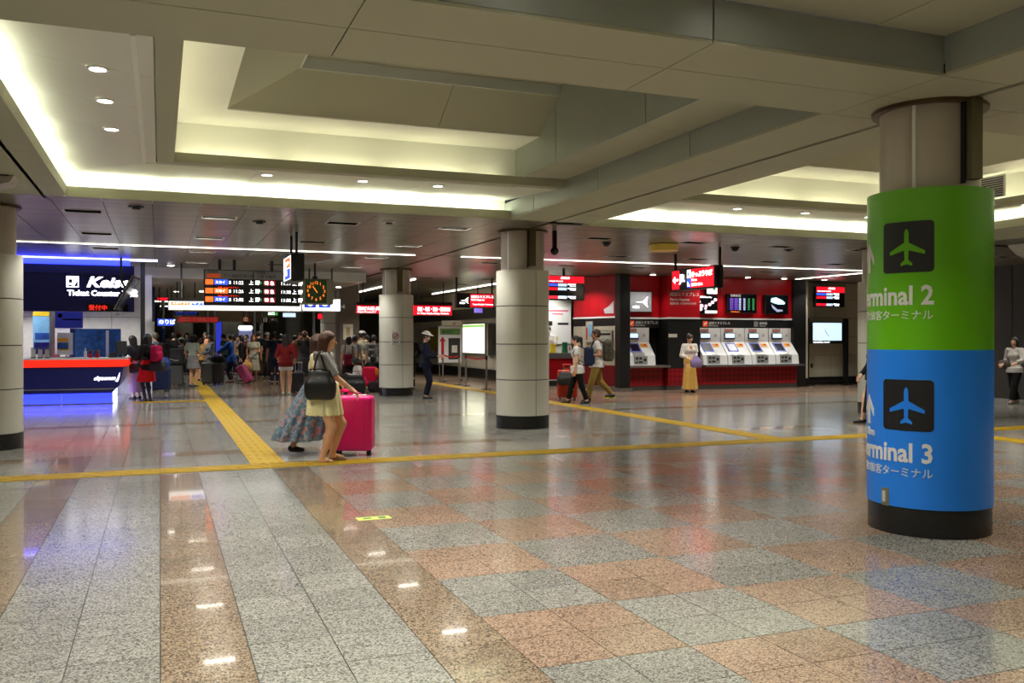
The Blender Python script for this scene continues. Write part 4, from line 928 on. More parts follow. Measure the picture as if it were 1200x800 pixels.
for k, (x, y) in enumerate(((-1, 27), (2.5, 26.5), (5, 27), (0.5, 31.5), (4, 31.5), (2, 36.5), (5, 37))):  # downlights added to brighten the dark far hall
    p = thing('downlight', '%s small added downlight over the far crowd' % ORD[k], 'downlight', (x, y, 3.05), 0, 'added downlights of the far hall'); MB().cyl((0,0), .09, -.02, 0, 16).build('rim', WHITE, p); MB().cyl((0,0), .075, -.026, -.02, 16).build('lens', LAMPD, p); q = spot('far_lamp', (0, 0, 0), 190, 130); q.parent = p; q.location = (0, 0, -.04)
for k, (x, y) in enumerate(((12.9, 22.0), (14.9, 22.0), (16.1, 22.0), (17.4, 22.0), (18.9, 22.0))):
    p = thing('downlight', '%s small downlight along the top of the red ticket wall' % ORD[k], 'downlight', (x, y, 3.3), 0, 'downlights over the ticket wall'); MB().cyl((0,0), .09, -.025, 0, 16).build('rim', WHITE, p); MB().cyl((0,0), .075, -.03, -.025, 16).build('lens', LAMPD, p); q = spot('wall_lamp', (0, 0, 0), 50, 130); q.parent = p; q.location = (0, -.1, -.05)
p = thing('downlight', 'small added downlight before the red office side wall', 'downlight', (10.9, 23.3, 3.3)); MB().cyl((0,0), .09, -.025, 0, 16).build('rim', WHITE, p); MB().cyl((0,0), .075, -.03, -.025, 16).build('lens', LAMPD, p); q = spot('wall_lamp', (0, 0, 0), 150, 140); q.parent = p; q.location = (0, 0, -.05)  # added lamp, lights up the red side wall
# upper red wall panels and red lamp seen past the kiosk
struct(MB().box(.9, 4.6, 40, 40.15, 2.2, 3.05).build('trim_far_panel', pm('far_brown_panel', (150,130,104), .5)))
def far_sign(label, px0, py0, px1, py1, Yp, face, txt=None, tm=TXW, size=.1, hang=True):
    xa, zt = wallpt(px0, py0, Yp); xb, zb = wallpt(px1, py1, Yp); w, h = xb-xa, zt-zb
    p = thing('hanging_sign', label, 'sign', (xa, Yp, zb)); MB().bbox(0, w, 0, .12, 0, h, .01).build('housing', BLACK, p); MB().box(.015, w-.015, -.008, 0, .015, h-.015).build('lit_face', face, p)
    if txt: lettering(p, txt, w*.08, h*.3, size, tm, y=-.01)
    if hang: hanging_rods(p, [w*.15, w*.85], h, 3.05-zb, .015, .06)
    return p
far_sign('far red sign strip high left of the light box', 184, 348, 198, 352.5, 30, LITR)
far_sign('purple-blue lit sign left of the far gates', 184, 373, 204, 382, 29, LITBB, 'のりば', TXW, .16)
far_sign('black train sign with blue text under the light box', 203, 365.5, 233, 369.5, 26.5, SCRK, '普通 成田空港', TXB, .09)
far_sign('red gate sign with pale panels over the far crowd', 208, 370.5, 256, 378, 28, pm('dull_red_sign', (170,40,34), .5, emit=.35), '出口  1  改札', pm('dull_pink', (220,130,110), .6), .13)
far_sign('small brown pictogram sign over the far crowd', 284, 371, 294, 378, 30, pm('brown_sign', (96,40,30), .5, emit=.2), '出', pm('peach', (240,190,140), .5, emit=.4), .16)
far_sign('green exit sign under the light box', 313, 365.5, 326, 370, 28, LITG, '出口', TXW, .1)
far_sign('pale screen under the light box right end', 331, 366, 347, 372, 28, LITS)
far_sign('left dark pictogram sign above the dark-clothed pair', 307, 372, 316, 378, 30, SCRK, '♿', TXP, .13)
far_sign('right dark pictogram sign above the dark-clothed pair', 317, 372, 326, 378, 30, SCRK, 'WC', TXP, .12)
far_sign('small red sign right of the light box', 372, 367, 378, 374, 29, LITR)
for k, (px, lab, m) in enumerate(((236, 'tall blue glowing panel right of the gate posts', LITB),)):
    x, y = wallpt(256, 400, 40.6)[0], 40.6; p = thing('glowing_panel', lab, 'panel', (x, y, 0)); MB().bbox(-.16, .16, 0, .15, .05, 2.5, .01).build('panel_case', NAVY, p); MB().box(-.13, .13, -.01, 0, .1, 2.46).build('lit_face', pm('dim_blue_glow', (50,60,200), .5, emit=.7, vary=0), p)
for k, (px, l) in enumerate(((243, 'left of the twin steel posts beside the blue glowing panel'), (251, 'right of the twin steel posts beside the blue glowing panel'), (191, 'steel post with blue wrap behind the kiosk pillar'), (298, 'left of two far steel posts above the beige-dressed person'), (307, 'right of two far steel posts above the beige-dressed person'), (368, 'steel post beside the white far column'))):
    x, _ = wallpt(px, 400, 39.8); p = thing('steel_post', l, 'post', (x, 39.8, 0)); MB().cyl((0,0), .07, 0, 3.04, 14).build('tube', STEEL, p, True); MB().cyl((0,0), .1, 0, .05, 14).build('foot', DKGREY, p)
    if px == 191: MB().cyl((0,0), .085, .9, 1.9, 14).build('wrap', BLUEP, p)
x, _ = wallpt(288, 385, 41); p = thing('ticket_gate_screen', 'rounded white-lit kiosk head over the far crowd', 'kiosk', (x, 41, 0)); MB().bbox(-.28, .28, 0, .3, 0, 1.85, .05).build('kiosk_body', pm('kiosk_lilac', (160,165,215), .4, emit=.3), p); MB().bbox(-.3, .3, -.02, .3, 1.85, 2.05, .06).build('lit_head', LITW, p)
for k, px in enumerate((215, 262, 275, 345)):
    x, _ = wallpt(px, 400, 47); p = thing('column', '%s distant beige column behind the crowd' % ORD[k], 'column', (x, 47, 0), 0, 'distant columns'); MB().cyl((0,0), .45, .2, 3.05, 24).build('shaft', COLPAN, p, True); MB().cyl((0,0), .46, 0, .2, 24).build('base', BASEBLK, p, True)
for k in range(6):
    x = 1.0+1.0*k; p = thing('ticket_gate', '%s ticket gate from the left behind the crowd' % ORD[k], 'ticket gate', (x, 43, 0), 0, 'ticket gates'); MB().bbox(-.13, .13, 0, 1.9, 0, 1.0, .04).build('gate_body', WHITEG, p); MB().box(-.1, .1, -.01, 0, .75, .95).build('gate_light', LITG, p); MB().box(-.12, .12, .1, 1.8, 1.0, 1.03).build('gate_top', DKGREY, p)
STK = pm('sticker_lime', (206,220,110), .5, vary=.05); STG = pm('sticker_green', (50,110,60), .5)
for (px, py, l) in ((438, 607, 'pale green floor sticker on the brown tiles near the walkers'), (1137, 550, 'small pale floor sticker right of the terminal column')):
    x, y = ground(px, py); p = thing('floor_sticker', l, 'sticker', (x, y, 0)); MB().box(-.14, .14, -.06, .06, .0, .003).build('sheet', STK, p); MB().box(-.09, -.02, -.02, .02, .003, .004).build('arrow_mark', STG, p); MB().box(.04, .1, -.03, .03, .003, .004).build('figure_mark', STG, p)
# ---------------- small ceiling fittings
def ceil_thing(name, label, cat, x, y): return thing(name, label, cat, (x, y, Z0))
p = ceil_thing('drum_lamp', 'yellowish drum lamp on the ceiling left of the red hanging sign', 'ceiling lamp', 9.0, 14.95); MB().cyl((0,0), .27, -.13, 0, 28, .28).build('drum', pm('amber_drum', (176,150,70), .4, emit=.12, ecol=(200,160,60)), p, True); MB().cyl((0,0), .285, -.012, 0, 28).build('rim', BRONZE, p, True)
for x, y, l in ((7.8, 15.0, 'dark dome camera on the ceiling behind the middle column'), (10.6, 14.9, 'dark dome camera on the ceiling above the red hanging sign')):
    p = ceil_thing('dome_camera', l, 'camera', x, y); MB().cyl((0,0), .09, -.02, 0, 20).build('ring', DKGREY, p); MB().ball((0,0,-.03), (.07,.07,.06)).build('dome', BLACK, p, True)
p = ceil_thing('dome_camera', 'dome camera on the shaft top of the middle column', 'camera', 6.17, 13.75); MB().box(-.03,.03,-.03,.03,-.3,0).build('stem', BLACK, p); MB().ball((0,0,-.34), .07).build('dome', BLACK, p, True)
for k, (x, y) in enumerate(((1.43, 14.3), (3.3, 13.6), (-.3, 13.3), (11.9, 14.9))):
    p = ceil_thing('smoke_detector', '%s round smoke detector from the left on the slatted ceiling' % ORD[k], 'detector', x, y); MB().cyl((0,0), .1, -.015, 0, 20).build('plate', DKGREY if k != 1 else WHITE, p); MB().cyl((0,0), .05, -.04, -.015, 16).build('sensor', DKGREY, p)
p = thing('emergency_light', 'pale grey wedge speaker under the ceiling at far left edge', 'speaker', (-1.85, 11.45, 3.3)); MB().prism([(-.35,0),(.35,0),(.3,-.08),(.1,-.13),(-.35,-.13)], 'y', -.2, .2).build('wedge', pm('pale_grey_plastic', (176,172,160), .5), p); MB().box(-.3,.3,-.22,.22,-.012,0).build('mount', DKGREY, p)
x, y = 15.2, 11.6
p = thing('wedge_speaker', 'grey wedge-shaped speaker hanging under the ceiling at far right', 'speaker', (15.6, 12.3, 3.3)); MB().prism([(-.45,-.02),(.5,-.02),(.45,-.12),(.28,-.26),(.0,-.26),(-.2,-.2)], 'y', -.25, .25).build('wedge', pm('pale_grey_plastic', (176,172,160), .5), p); MB().box(-.1,.1,-.1,.1,-.02,0).build('mount', DKGREY, p)
# air vent in the right coffer wall
vt = MB()
for k in range(9): vt.box(11.62-.002, 11.63, 9.7, 10.3, 3.62+.033*k, 3.635+.033*k)
vt.build('vent_slat', DKGREY, ceiling); MB().box(11.63, 11.64, 9.66, 10.34, 3.6, 3.93).build('vent_frame', WHITE, ceiling)

# ---------------- terminal sign wrapped round the near column
GREEN = pm('terminal_green', (100,180,6), .35, vary=.015, scale=2); BLUE = pm('terminal_blue', (28,130,240), .35, vary=.015, scale=2)
SGK = pm('sign_black', (26,26,28), .4); SGW = pm('sign_white', (222,222,218), .4, vary=.01)
c0 = COLS[0]
TS = thing('terminal_sign', 'wrapped green and blue Terminal 2 and Terminal 3 direction sign', 'sign', (c0[0], c0[1], 0))
RS = RC+.012
MB().arc((0,0), RC+.002, RS, 0, 2*math.pi, 1.41, 2.63, 64).build('green_sheet', GREEN, TS, True); MB().arc((0,0), RC+.002, RS, 0, 2*math.pi, .215, 1.41, 64).build('blue_sheet', BLUE, TS, True)
TH0 = math.atan2(-c0[1], -c0[0])            # towards the viewer
def wrap(name, me_or_mb, m, th, z, lay=1):
    """bend flat artwork (x along, z up) round the column; x=0 lands on angle th"""
    if isinstance(me_or_mb, MB): me = me_or_mb.mesh(name, m)
    else: me = me_or_mb; me.materials.clear(); me.materials.append(m)
    bm = bmesh.new(); bm.from_mesh(me); xs = [v.co.x for v in bm.verts]; x = min(xs)+.02
    while x < max(xs):
        bmesh.ops.bisect_plane(bm, geom=bm.verts[:]+bm.edges[:]+bm.faces[:], plane_co=(x,0,0), plane_no=(1,0,0)); x += .02
    ymin = min(v.co.y for v in bm.verts)
    for v in bm.verts:
        a = TH0+math.radians(th)+v.co.x/RS; r = RS+.0015*lay-(v.co.y if v.co.y < 0 else 0)*.6
        r = RS+(.0012+.0025*lay if v.co.y <= ymin+1e-5 else -.002)
        v.co = Vector((r*math.cos(a), r*math.sin(a), v.co.z+z))
    bmesh.ops.recalc_face_normals(bm, faces=bm.faces); bm.to_mesh(me); bm.free()
    return link(name, me, TS)
def rrect(w, h, r=.03, n=5):
    pts = []
    for cx, cz, a0 in ((w-r,h-r,0),(r,h-r,90),(r,r,180),(w-r,r,270)):
        for k in range(n+1): a = math.radians(a0+90*k/n); pts.append((cx+r*math.cos(a), cz+r*math.sin(a)))
    return pts
def plane_pts(s):
    half = [(0,.92),(.035,.88),(.05,.80),(.05,.60),(.40,.40),(.40,.32),(.05,.42),(.04,.20),(.13,.12),(.13,.06),(0,.10)]
    return [(x*s+s*.5, z*s) for x, z in half] + [(-x*s+s*.5, z*s) for x, z in half[::-1][1:-1]]
def planemb(s): return MB().prism(plane_pts(s), 'y', -.004, 0)
def icon(zb, colour):
    s = .385
    wrap('pictogram_plate', MB().prism([(x-s+.02, z) for x, z in rrect(s, s)], 'y', -.004, 0), SGK, 2.0, zb)
    b = MB().prism([(x-s+.02+.03, z+.02) for x, z in plane_pts(s-.06)], 'y', -.004, 0)
    wrap('aeroplane', b, colour, 2.0, zb+.01, 2)
icon(1.995, GREEN); icon(.80, BLUE)
for (zb, n) in ((1.755, '2'), (.565, '3')):
    wrap('lettering', text_mesh('Terminal '+n, .20, 'RIGHT', .002, .005, 0, .9), SGW, 4.5, zb)
    wrap('lettering', text_mesh('第'+n+'旅客ターミナル', .079, 'RIGHT', .002, .0), SGW, 4.0, zb-.11)
    wrap('arrow', MB().prism([(x_-.095, z_) for x_, z_ in ((-.5,.30),(-.5,.44),(-.56,.36),(-.56,.42),(-.475,.53),(-.39,.42),(-.39,.36),(-.45,.44),(-.45,.30))], 'y', -.004, 0), SGW, 2.0, zb-.04)
wrap('lettering', text_mesh('10m', .09, 'RIGHT', .002, .002), SGW, -57, .565+.17)
wrap('key_plate', MB().prism(rrect(.07,.135,.008), 'y', -.012, 0), pm('key_plate_steel', (150,140,112), .35, metal=.6), -46, .21); wrap('key_slot', MB().prism([(.022,.03),(.048,.03),(.048,.11),(.022,.11)], 'y', -.004, 0), pm('key_pale', (200,200,186), .5), -46, .21, 6)
# ================================================================== people: smooth blended bodies
BIGD = 9.0
class Sdf:
    """list of soft shapes; mesh() blends them into one continuous skin"""
    def __init__(s): s.p = []
    def cap(s, a, b, ra, rb, flat=None, clip=(), k=.02): s.p.append(('cap', np.array(a, float), np.array(b, float), ra, rb, flat, clip, k)); return s
    def ell(s, c, r, R=None, clip=(), k=.02): s.p.append(('ell', np.array(c, float), np.array(r, float), R, None, None, clip, k)); return s
    def rbox(s, c, h, rd, R=None, clip=(), k=.02): s.p.append(('box', np.array(c, float), np.array(h, float), R, rd, None, clip, k)); return s
    def skirt(s, a, b, ra, rb, sy=.75, amp=.0, n=9, clip=(), k=.01, ph=0.): s.p.append(('skirt', np.array(a, float), np.array(b, float), ra, rb, (sy, amp, n, ph), clip, k)); return s
    def bounds(s, q):
        t = q[0]
        if t == 'cap': r = max(q[3], q[4]); return np.minimum(q[1], q[2])-r, np.maximum(q[1], q[2])+r
        if t == 'skirt': r = max(q[3], q[4])*1.25; lo, hi = np.minimum(q[1], q[2]), np.maximum(q[1], q[2]); return lo-[r, r, .01], hi+[r, r, .01]
        e = q[2] if t == 'ell' else q[2]+q[4]
        if q[3] is not None: e = np.abs(q[3]) @ e
        return q[1]-e, q[1]+e
    def dist(s, q, P):
        t = q[0]
        if t == 'cap':
            a, b, ra, rb, flat = q[1:6]; ab = b-a; L2 = max(ab@ab, 1e-9); pa = P-a
            h = np.clip((pa@ab)/L2, 0, 1); v = pa-h[..., None]*ab
            if flat is not None: v = v/np.array(flat)
            d = np.sqrt((v*v).sum(-1))-(ra+(rb-ra)*h)
            if flat is not None: d = d*min(flat)
        elif t == 'ell':
            p = P-q[1]
            if q[3] is not None: p = p@q[3]
            k0 = np.sqrt(((p/q[2])**2).sum(-1)); k1 = np.sqrt(((p/q[2]**2)**2).sum(-1))+1e-9; d = k0*(k0-1)/k1
        elif t == 'box':
            p = P-q[1]
            if q[3] is not None: p = p@q[3]
            w = np.abs(p)-q[2]+0*q[4]; d = np.sqrt((np.maximum(w, 0)**2).sum(-1))+np.minimum(w.max(-1), 0)-q[4]
        else:
            a, b, ra, rb, (sy, amp, n, ph) = q[1:6]; h = np.clip((a[2]-P[..., 2])/(a[2]-b[2]), 0, 1)
            cx = a[0]+(b[0]-a[0])*h; cy = a[1]+(b[1]-a[1])*h; x = P[..., 0]-cx; y = (P[..., 1]-cy)/sy
            th = np.arctan2(y, x); R = ra+(rb-ra)*h**.8; R = R*(1+amp*h*(np.sin(n*th+ph)+.5*np.sin((n+4)*th+2*ph)))
            d = np.maximum(np.maximum((np.sqrt(x*x+y*y)-R)*.8, P[..., 2]-a[2]), b[2]-P[..., 2])
        for (c, nrm) in q[6]: d = np.maximum(d, (P-np.array(c, float))@np.array(nrm, float))
        return d
    def grid(s, res, clips=(), cut=None):
        bs = [s.bounds(q) for q in s.p]; lo = np.min([b[0] for b in bs], 0)-2*res; hi = np.max([b[1] for b in bs], 0)+2*res
        n = np.ceil((hi-lo)/res).astype(int)+1
        ax = [lo[i]+res*np.arange(n[i]) for i in range(3)]
        D = np.full(tuple(n), BIGD)
        for q, (b0, b1) in zip(s.p, bs):
            m = q[7]*1.5+res*2; i0 = np.clip(np.floor((b0-m-lo)/res).astype(int), 0, n-1); i1 = np.clip(np.ceil((b1+m-lo)/res).astype(int)+1, 1, n)
            sl = tuple(slice(i0[i], i1[i]) for i in range(3))
            P = np.stack(np.meshgrid(*[ax[i][sl[i]] for i in range(3)], indexing='ij'), -1)
            d = s.dist(q, P); o = D[sl]; k = q[7]
            h = np.clip(.5+.5*(o-d)/k, 0, 1); D[sl] = np.where(o >= BIGD-1, d, o*(1-h)+d*h-k*h*(1-h))
        if clips:
            P = np.stack(np.meshgrid(*ax, indexing='ij'), -1)
            for (c, nrm) in clips: D = np.maximum(D, (P-np.array(c, float))@np.array(nrm, float))
        return D, lo
    def surf(s, res, clips=()):
        D, lo = s.grid(res, clips); S = D < 0
        n = np.array(D.shape); cn = n-1
        cnt = sum(S[i:i+cn[0], j:j+cn[1], k:k+cn[2]].astype(np.int8) for i in (0,1) for j in (0,1) for k in (0,1))
        act = (cnt > 0) & (cnt < 8); idx = np.full(act.shape, -1); C = np.argwhere(act); idx[act] = np.arange(len(C))
        acc = np.zeros((len(C), 3)); wt = np.zeros(len(C)); i, j, k = C.T
        for (a, b) in [((x,y,0),(x,y,1)) for x in (0,1) for y in (0,1)]+[((x,0,y),(x,1,y)) for x in (0,1) for y in (0,1)]+[((0,x,y),(1,x,y)) for x in (0,1) for y in (0,1)]:
            da = D[i+a[0], j+a[1], k+a[2]]; db = D[i+b[0], j+b[1], k+b[2]]; m = (da < 0) != (db < 0)
            t = np.where(m, da/np.where(m, da-db, 1), 0); t = np.clip(t, 0, 1)
            a_, b_ = np.array(a), np.array(b); acc += m[:, None]*(a_+t[:, None]*(b_-a_)); wt += m
        V = lo+res*(C+acc/np.maximum(wt, 1)[:, None]); Fc = []
        for ax in range(3):
            u, v = (ax+1) % 3, (ax+2) % 3; sa = [slice(None)]*3; sb = [slice(None)]*3; sa[ax] = slice(0, -1); sb[ax] = slice(1, None)
            ch = S[tuple(sa)] != S[tuple(sb)]; E = np.argwhere(ch); E = E[(E[:, u] > 0) & (E[:, v] > 0) & (E[:, u] < n[u]-1) & (E[:, v] < n[v]-1)]
            ins = S[tuple(E.T)]; q = []
            for du, dv in ((0,0),(1,0),(1,1),(0,1)):
                c = E.copy(); c[:, u] -= 1-du; c[:, v] -= 1-dv; q.append(idx[tuple(c.T)])
            Q = np.stack(q, 1); Q = np.where(ins[:, None], Q, Q[:, ::-1]); Fc.append(Q)
        Fq = np.concatenate(Fc); Fq = Fq[(Fq >= 0).all(1)]
        return V, Fq
def np_mesh(name, parts, mat):
    me = bpy.data.meshes.new(name); V = np.concatenate([p[0] for p in parts]); off = 0; Fs = []
    for v, f in parts: Fs.append(f+off); off += len(v)
    Fq = np.concatenate(Fs)
    me.vertices.add(len(V)); me.vertices.foreach_set('co', V.ravel()); me.loops.add(Fq.size); me.loops.foreach_set('vertex_index', Fq.ravel().astype(np.int32))
    me.polygons.add(len(Fq)); me.polygons.foreach_set('loop_start', np.arange(0, Fq.size, 4, dtype=np.int32)); me.polygons.foreach_set('loop_total', np.full(len(Fq), 4, np.int32))
    me.polygons.foreach_set('use_smooth', np.ones(len(Fq), bool)); me.update(calc_edges=True); me.validate(); me.materials.append(mat)
    return me
SKIN = pm('skin', (214,166,136), .5, vary=.04, scale=20); SKIN2 = pm('skin_tan', (176,122,90), .5, vary=.04, scale=20); LEGSK = pm('skin_leg', (222,168,130), .45, vary=.05, scale=10)
HAIRK = pm('hair_black', (24,19,18), .62, vary=.3, scale=60); HAIRB = pm('hair_brown', (62,35,22), .6, vary=.3, scale=60); EYE_D = pm('eye_dark', (20,14,12), .2); LIP = pm('lip', (160,84,78), .5); EYE_W = pm('eye_white', (230,228,222), .3); BROW = pm('brow', (52,36,28), .7)
def cloth(name, c, **k): return pm('cloth_'+name, c, .85, vary=k.pop('vary', .1), scale=k.pop('scale', 14), spec=.2, **k)
def Rx(a): c, s_ = math.cos(a), math.sin(a); return np.array([[1,0,0],[0,c,-s_],[0,s_,c]])
def Rz(a): c, s_ = math.cos(a), math.sin(a); return np.array([[c,-s_,0],[s_,c,0],[0,0,1]])
def ik(a, t, l1, l2, pole):
    a, t, pole = np.array(a, float), np.array(t, float), np.array(pole, float); d = t-a; L = np.linalg.norm(d); Lm = min(L, (l1+l2)*.999); d = d/max(L, 1e-6)
    x = (l1*l1-l2*l2+Lm*Lm)/(2*Lm); h = math.sqrt(max(l1*l1-x*x, 0)); p = pole-(pole@d)*d; p = p/max(np.linalg.norm(p), 1e-6)
    return a+d*x+p*h, a+d*Lm
def person(label, x, y, rz, H=1.62, male=False, lean=0., pelvis=None, feet=None, hands=None, head=(0., 0.), top=None, bottom=None, shoes=None, hair=None, extra=None,
           res=.022, hres=.010, skin=SKIN, face=True, cap_=None, mask=False, group='people in the crowd', elbow=None, offset=(0, 0, 0), eyes=True):
    """facing local +y.  feet/hands: targets (x,y,z) in units of H for left(-x) and right(+x)"""
    root = thing('person', label, 'person', (x+offset[0], y+offset[1], offset[2]), rz, group)
    pz = (pelvis if pelvis is not None else .515)*H; hw = .052*H; P0 = np.array([0, 0, pz]); Rl = Rx(-lean)
    def up(v): return P0+Rl@(np.array(v, float)*H-np.array([0, 0, .515*H]))   # upper body points given for an upright figure
    sw = (.112 if male else .1); feet = feet or ((-.05, 0, .04), (.05, 0, .04)); hands = hands or ((-.15, .03, .46), (.15, .03, .46))
    J = {}
    for i, s_ in ((0, -1), (1, 1)):
        hip = P0+np.array([s_*hw, 0, -.01*H]); ank = np.array(feet[i], float)*H; kn, ank = ik(hip, ank, .243*H, .235*H, (s_*.12, 1, .0)); J['hip', i], J['knee', i], J['ank', i] = hip, kn, ank
        sh = up((s_*sw, 0, .805)); hd = np.array(hands[i], float)*H; el, hd = ik(sh, hd, .172*H, .155*H, (elbow[i] if elbow else (s_*.5, -1, -.5))); J['sh', i], J['el', i], J['wr', i] = sh, el, hd
    neck = up((0, -.004, .83)); hc = up((0, .012, .93)); HR = Rl@Rz(head[0])@Rx(-head[1])
    def hp(v): return hc+HR@(np.array(v, float)*H)
    def torso(S, o, lo_clip=None, shoulders=True):
        S.ell(up((0, -.004, .53)), np.array((.094, .07, .072))*H+o, Rl); S.ell(up((0, 0, .615)), np.array((.078, .056, .09))*H+o, Rl)
        S.ell(up((0, 0, .725)), np.array(((.1 if male else .09), .066, .098))*H+o, Rl); 
        if not male: S.cap(up((-.042, .04, .725)), up((.042, .04, .725)), .036*H+o, .036*H+o)
        S.cap(up((-sw+.014, 0, .799)), up((sw-.014, 0, .799)), .031*H+o, .031*H+o); S.cap(up((-.05, -.004, .815)), up((.05, -.004, .815)), .03*H+o, .03*H+o, k=.03)
    def arm(S, i, o, frm=0., to=2., clip=True):
        sh, el, wr = J['sh', i], J['el', i], J['wr', i]
        def pt(t): return sh+(el-sh)*t if t <= 1 else el+(wr-el)*(t-1)
        def rad(t): return (.031+(.024-.031)*t)*H if t <= 1 else (.024+(.0155-.024)*(t-1))*H
        e = min(to, 1.); 
        d = (el-sh)/np.linalg.norm(el-sh); cl = ((pt(e)-sh*0, d),) if (clip and to < 1) else ()
        S.cap(sh, pt(min(e+.05, 1)), rad(0)+o, rad(e)+o, clip=cl)
        if to > 1:
            d = (wr-el)/np.linalg.norm(wr-el); S.cap(el, pt(to), rad(1)+o, rad(to)+o, clip=((pt(to), d),) if clip else ())
    def leg(S, i, o, to=2., clip=True, k=.02, fl=0.):
        hip, kn, an = J['hip', i], J['knee', i], J['ank', i]
        if to <= 1: d = (kn-hip)/np.linalg.norm(kn-hip); e = hip+(kn-hip)*to; S.cap(hip, e+d*.03, .056*H+o, (.056-.018*to)*H+o+fl, clip=((e, d),) if clip else (), k=k); return
        S.cap(hip, kn, .056*H+o, .036*H+o+fl*.5, k=k); d = (an-kn)/np.linalg.norm(an-kn); e = kn+(an-kn)*(to-1); S.cap(kn, e, .037*H+o+fl*.5, (.037-.015*(to-1))*H+o+fl, clip=((e, d),) if clip else (), k=k)
        if fl == 0: m = kn+(an-kn)*.3+np.array((0, -.012*H, 0)); S.cap(kn+(an-kn)*.12, m, .032*H+o, .034*H+o, k=k)
    # ---- body (skin)
    B = Sdf(); torso(B, -.004)
    for i in (0, 1): arm(B, i, 0, clip=False); leg(B, i, 0, clip=False)
    for i, s_ in ((0, -1), (1, 1)):
        an = J['ank', i]; B.cap(an, an+np.array((0, -.012, -.022))*H, .022*H, .021*H); B.cap(an+np.array((0, .005, -.022))*H, an+np.array((s_*.008, .075, -.030))*H, .022*H, .013*H)
    B.cap(neck-np.array((0, 0, .03*H)), hc+HR@np.array((0, -.012*H, -.03*H)), .032*H, .029*H)
    B.ell(hc+HR@np.array((0, -.004*H, .008*H)), np.array((.045, .056, .056))*H, HR); B.ell(hp((0, .014, -.032)), np.array((.034, .040, .036))*H, HR); B.cap(hp((0, .052, .0)), hp((0, .063, -.016)), .006*H, .009*H, k=.01)
    for s_ in (-1, 1): B.ell(hp((s_*.046, -.004, -.008)), np.array((.008, .014, .019))*H, HR, k=.008)
    parts = [B.surf(res)]
    # ---- hands with five fingers
    for i, s_ in ((0, -1), (1, 1)):
        wr, el = J['wr', i], J['el', i]; d = (wr-el)/np.linalg.norm(wr-el); side = np.cross(d, (0, 0, 1)); side = side/max(np.linalg.norm(side), 1e-6) if np.linalg.norm(side) > .2 else np.array((0, 1., 0)); nrm = np.cross(side, d)
        if nrm[2] > 0: nrm = -nrm
        h = .108*H; Hd = Sdf(); Hd.cap(wr-d*.03, wr+d*.01, .0165*H, .0165*H); Hd.cap(wr+d*.01-side*.011*H, wr+d*h*.45-side*.017*H, .0115*H, .0105*H, k=.012); Hd.cap(wr+d*.01+side*.011*H, wr+d*h*.45+side*.017*H, .0115*H, .0105*H, k=.012)
        for q, (o, l) in enumerate(((-.020, .36), (-.007, .44), (.007, .48), (.020, .43))):
            a = wr+d*h*.45+side*o*H; b = a+(d*.85+nrm*.5)/np.linalg.norm(d*.85+nrm*.5)*h*l*.55; c = b+(d*.35+nrm*.93)*h*l*.5; r = .0056*H; Hd.cap(a, b, r*1.1, r, k=.004); Hd.cap(b, c, r, r*.85, k=.004)
        sg = 1 if (np.cross(d, nrm)@side) > 0 else -1
        ts = side*(1 if i == 0 else -1)*(-1); a = wr+d*h*.12+ts*.018*H; b = a+(d*.7+ts*.7)*h*.25; c = b+(d*.8+nrm*.5)*h*.2; Hd.cap(a, b, .0075*H, .0065*H, k=.006); Hd.cap(b, c, .0065*H, .005*H, k=.006)
        parts.append(Hd.surf(hres))
    body = link('body', np_mesh('body', parts, skin), root)
    def cl(name, S, mat, clips=(), r=None, parent=None): return link(name, np_mesh(name, [S.surf(r or res, clips)], mat), parent or root)
    if face:
        for s_ in (-1, 1):
            e = MB().ball(hp((s_*.019, .046, .004)), (.0085*H, .006*H, .0055*H), 10, 6); o = e.build('eye', EYE_W, root, True); MB().ball(hp((s_*.019, .050, .004)), .0042*H, 8, 6).build('iris', EYE_D, o, True)
            MB().tube([hp((s_*.010, .050, .016)), hp((s_*.020, .0505, .019)), hp((s_*.030, .044, .016))], .0022*H, 5).build('eyebrow', BROW, root)
        if not mask: MB().tube([hp((-.013, .049, -.037)), hp((0, .054, -.036)), hp((.013, .049, -.037))], [.002*H, .0045*H, .002*H], 6).build('mouth', LIP, root, True)
    if mask:
        S = Sdf().ell(hp((0, .030, -.024)), np.array((.036, .034, .030))*H, HR); cl('face_mask', S, pm('mask_white', (226,228,230), .7), r=.012)
    # ---- clothes
    tk = top or dict(c=cloth('white', (214,212,206)), sleeve=.6)
    S = Sdf(); torso(S, tk.get('o', .012)); 
    for i in (0, 1): arm(S, i, tk.get('o', .012)+tk.get('loose', .004), to=tk.get('sleeve', .6))
    hem = tk.get('hem', .47); wn = Rl@np.array((0, 0, 1.)); 
    if hem < .50: S.skirt(up((0, 0, .55)), up((0, 0, hem)), .106*H+.008, .112*H+.010, .92)
    if tk.get('hood'): S.cap(up((-.05, -.03, .835)), up((.05, -.03, .835)), .032*H, .032*H); S.cap(up((0, -.06, .82)), up((0, -.065, .79)), .04*H, .03*H)
    if tk.get('sleeve', .6) > 0: cl('top', S, tk['c'], clips=((up((0, 0, tk.get('neck', .842))), wn), (up((0, 0, hem)), -wn)))
    else:
        S = Sdf(); torso(S, .012); cl('top', S, tk['c'], clips=((up((0, 0, tk.get('neck', .80))), wn), (up((0, 0, hem)), -wn)))
    bt = bottom
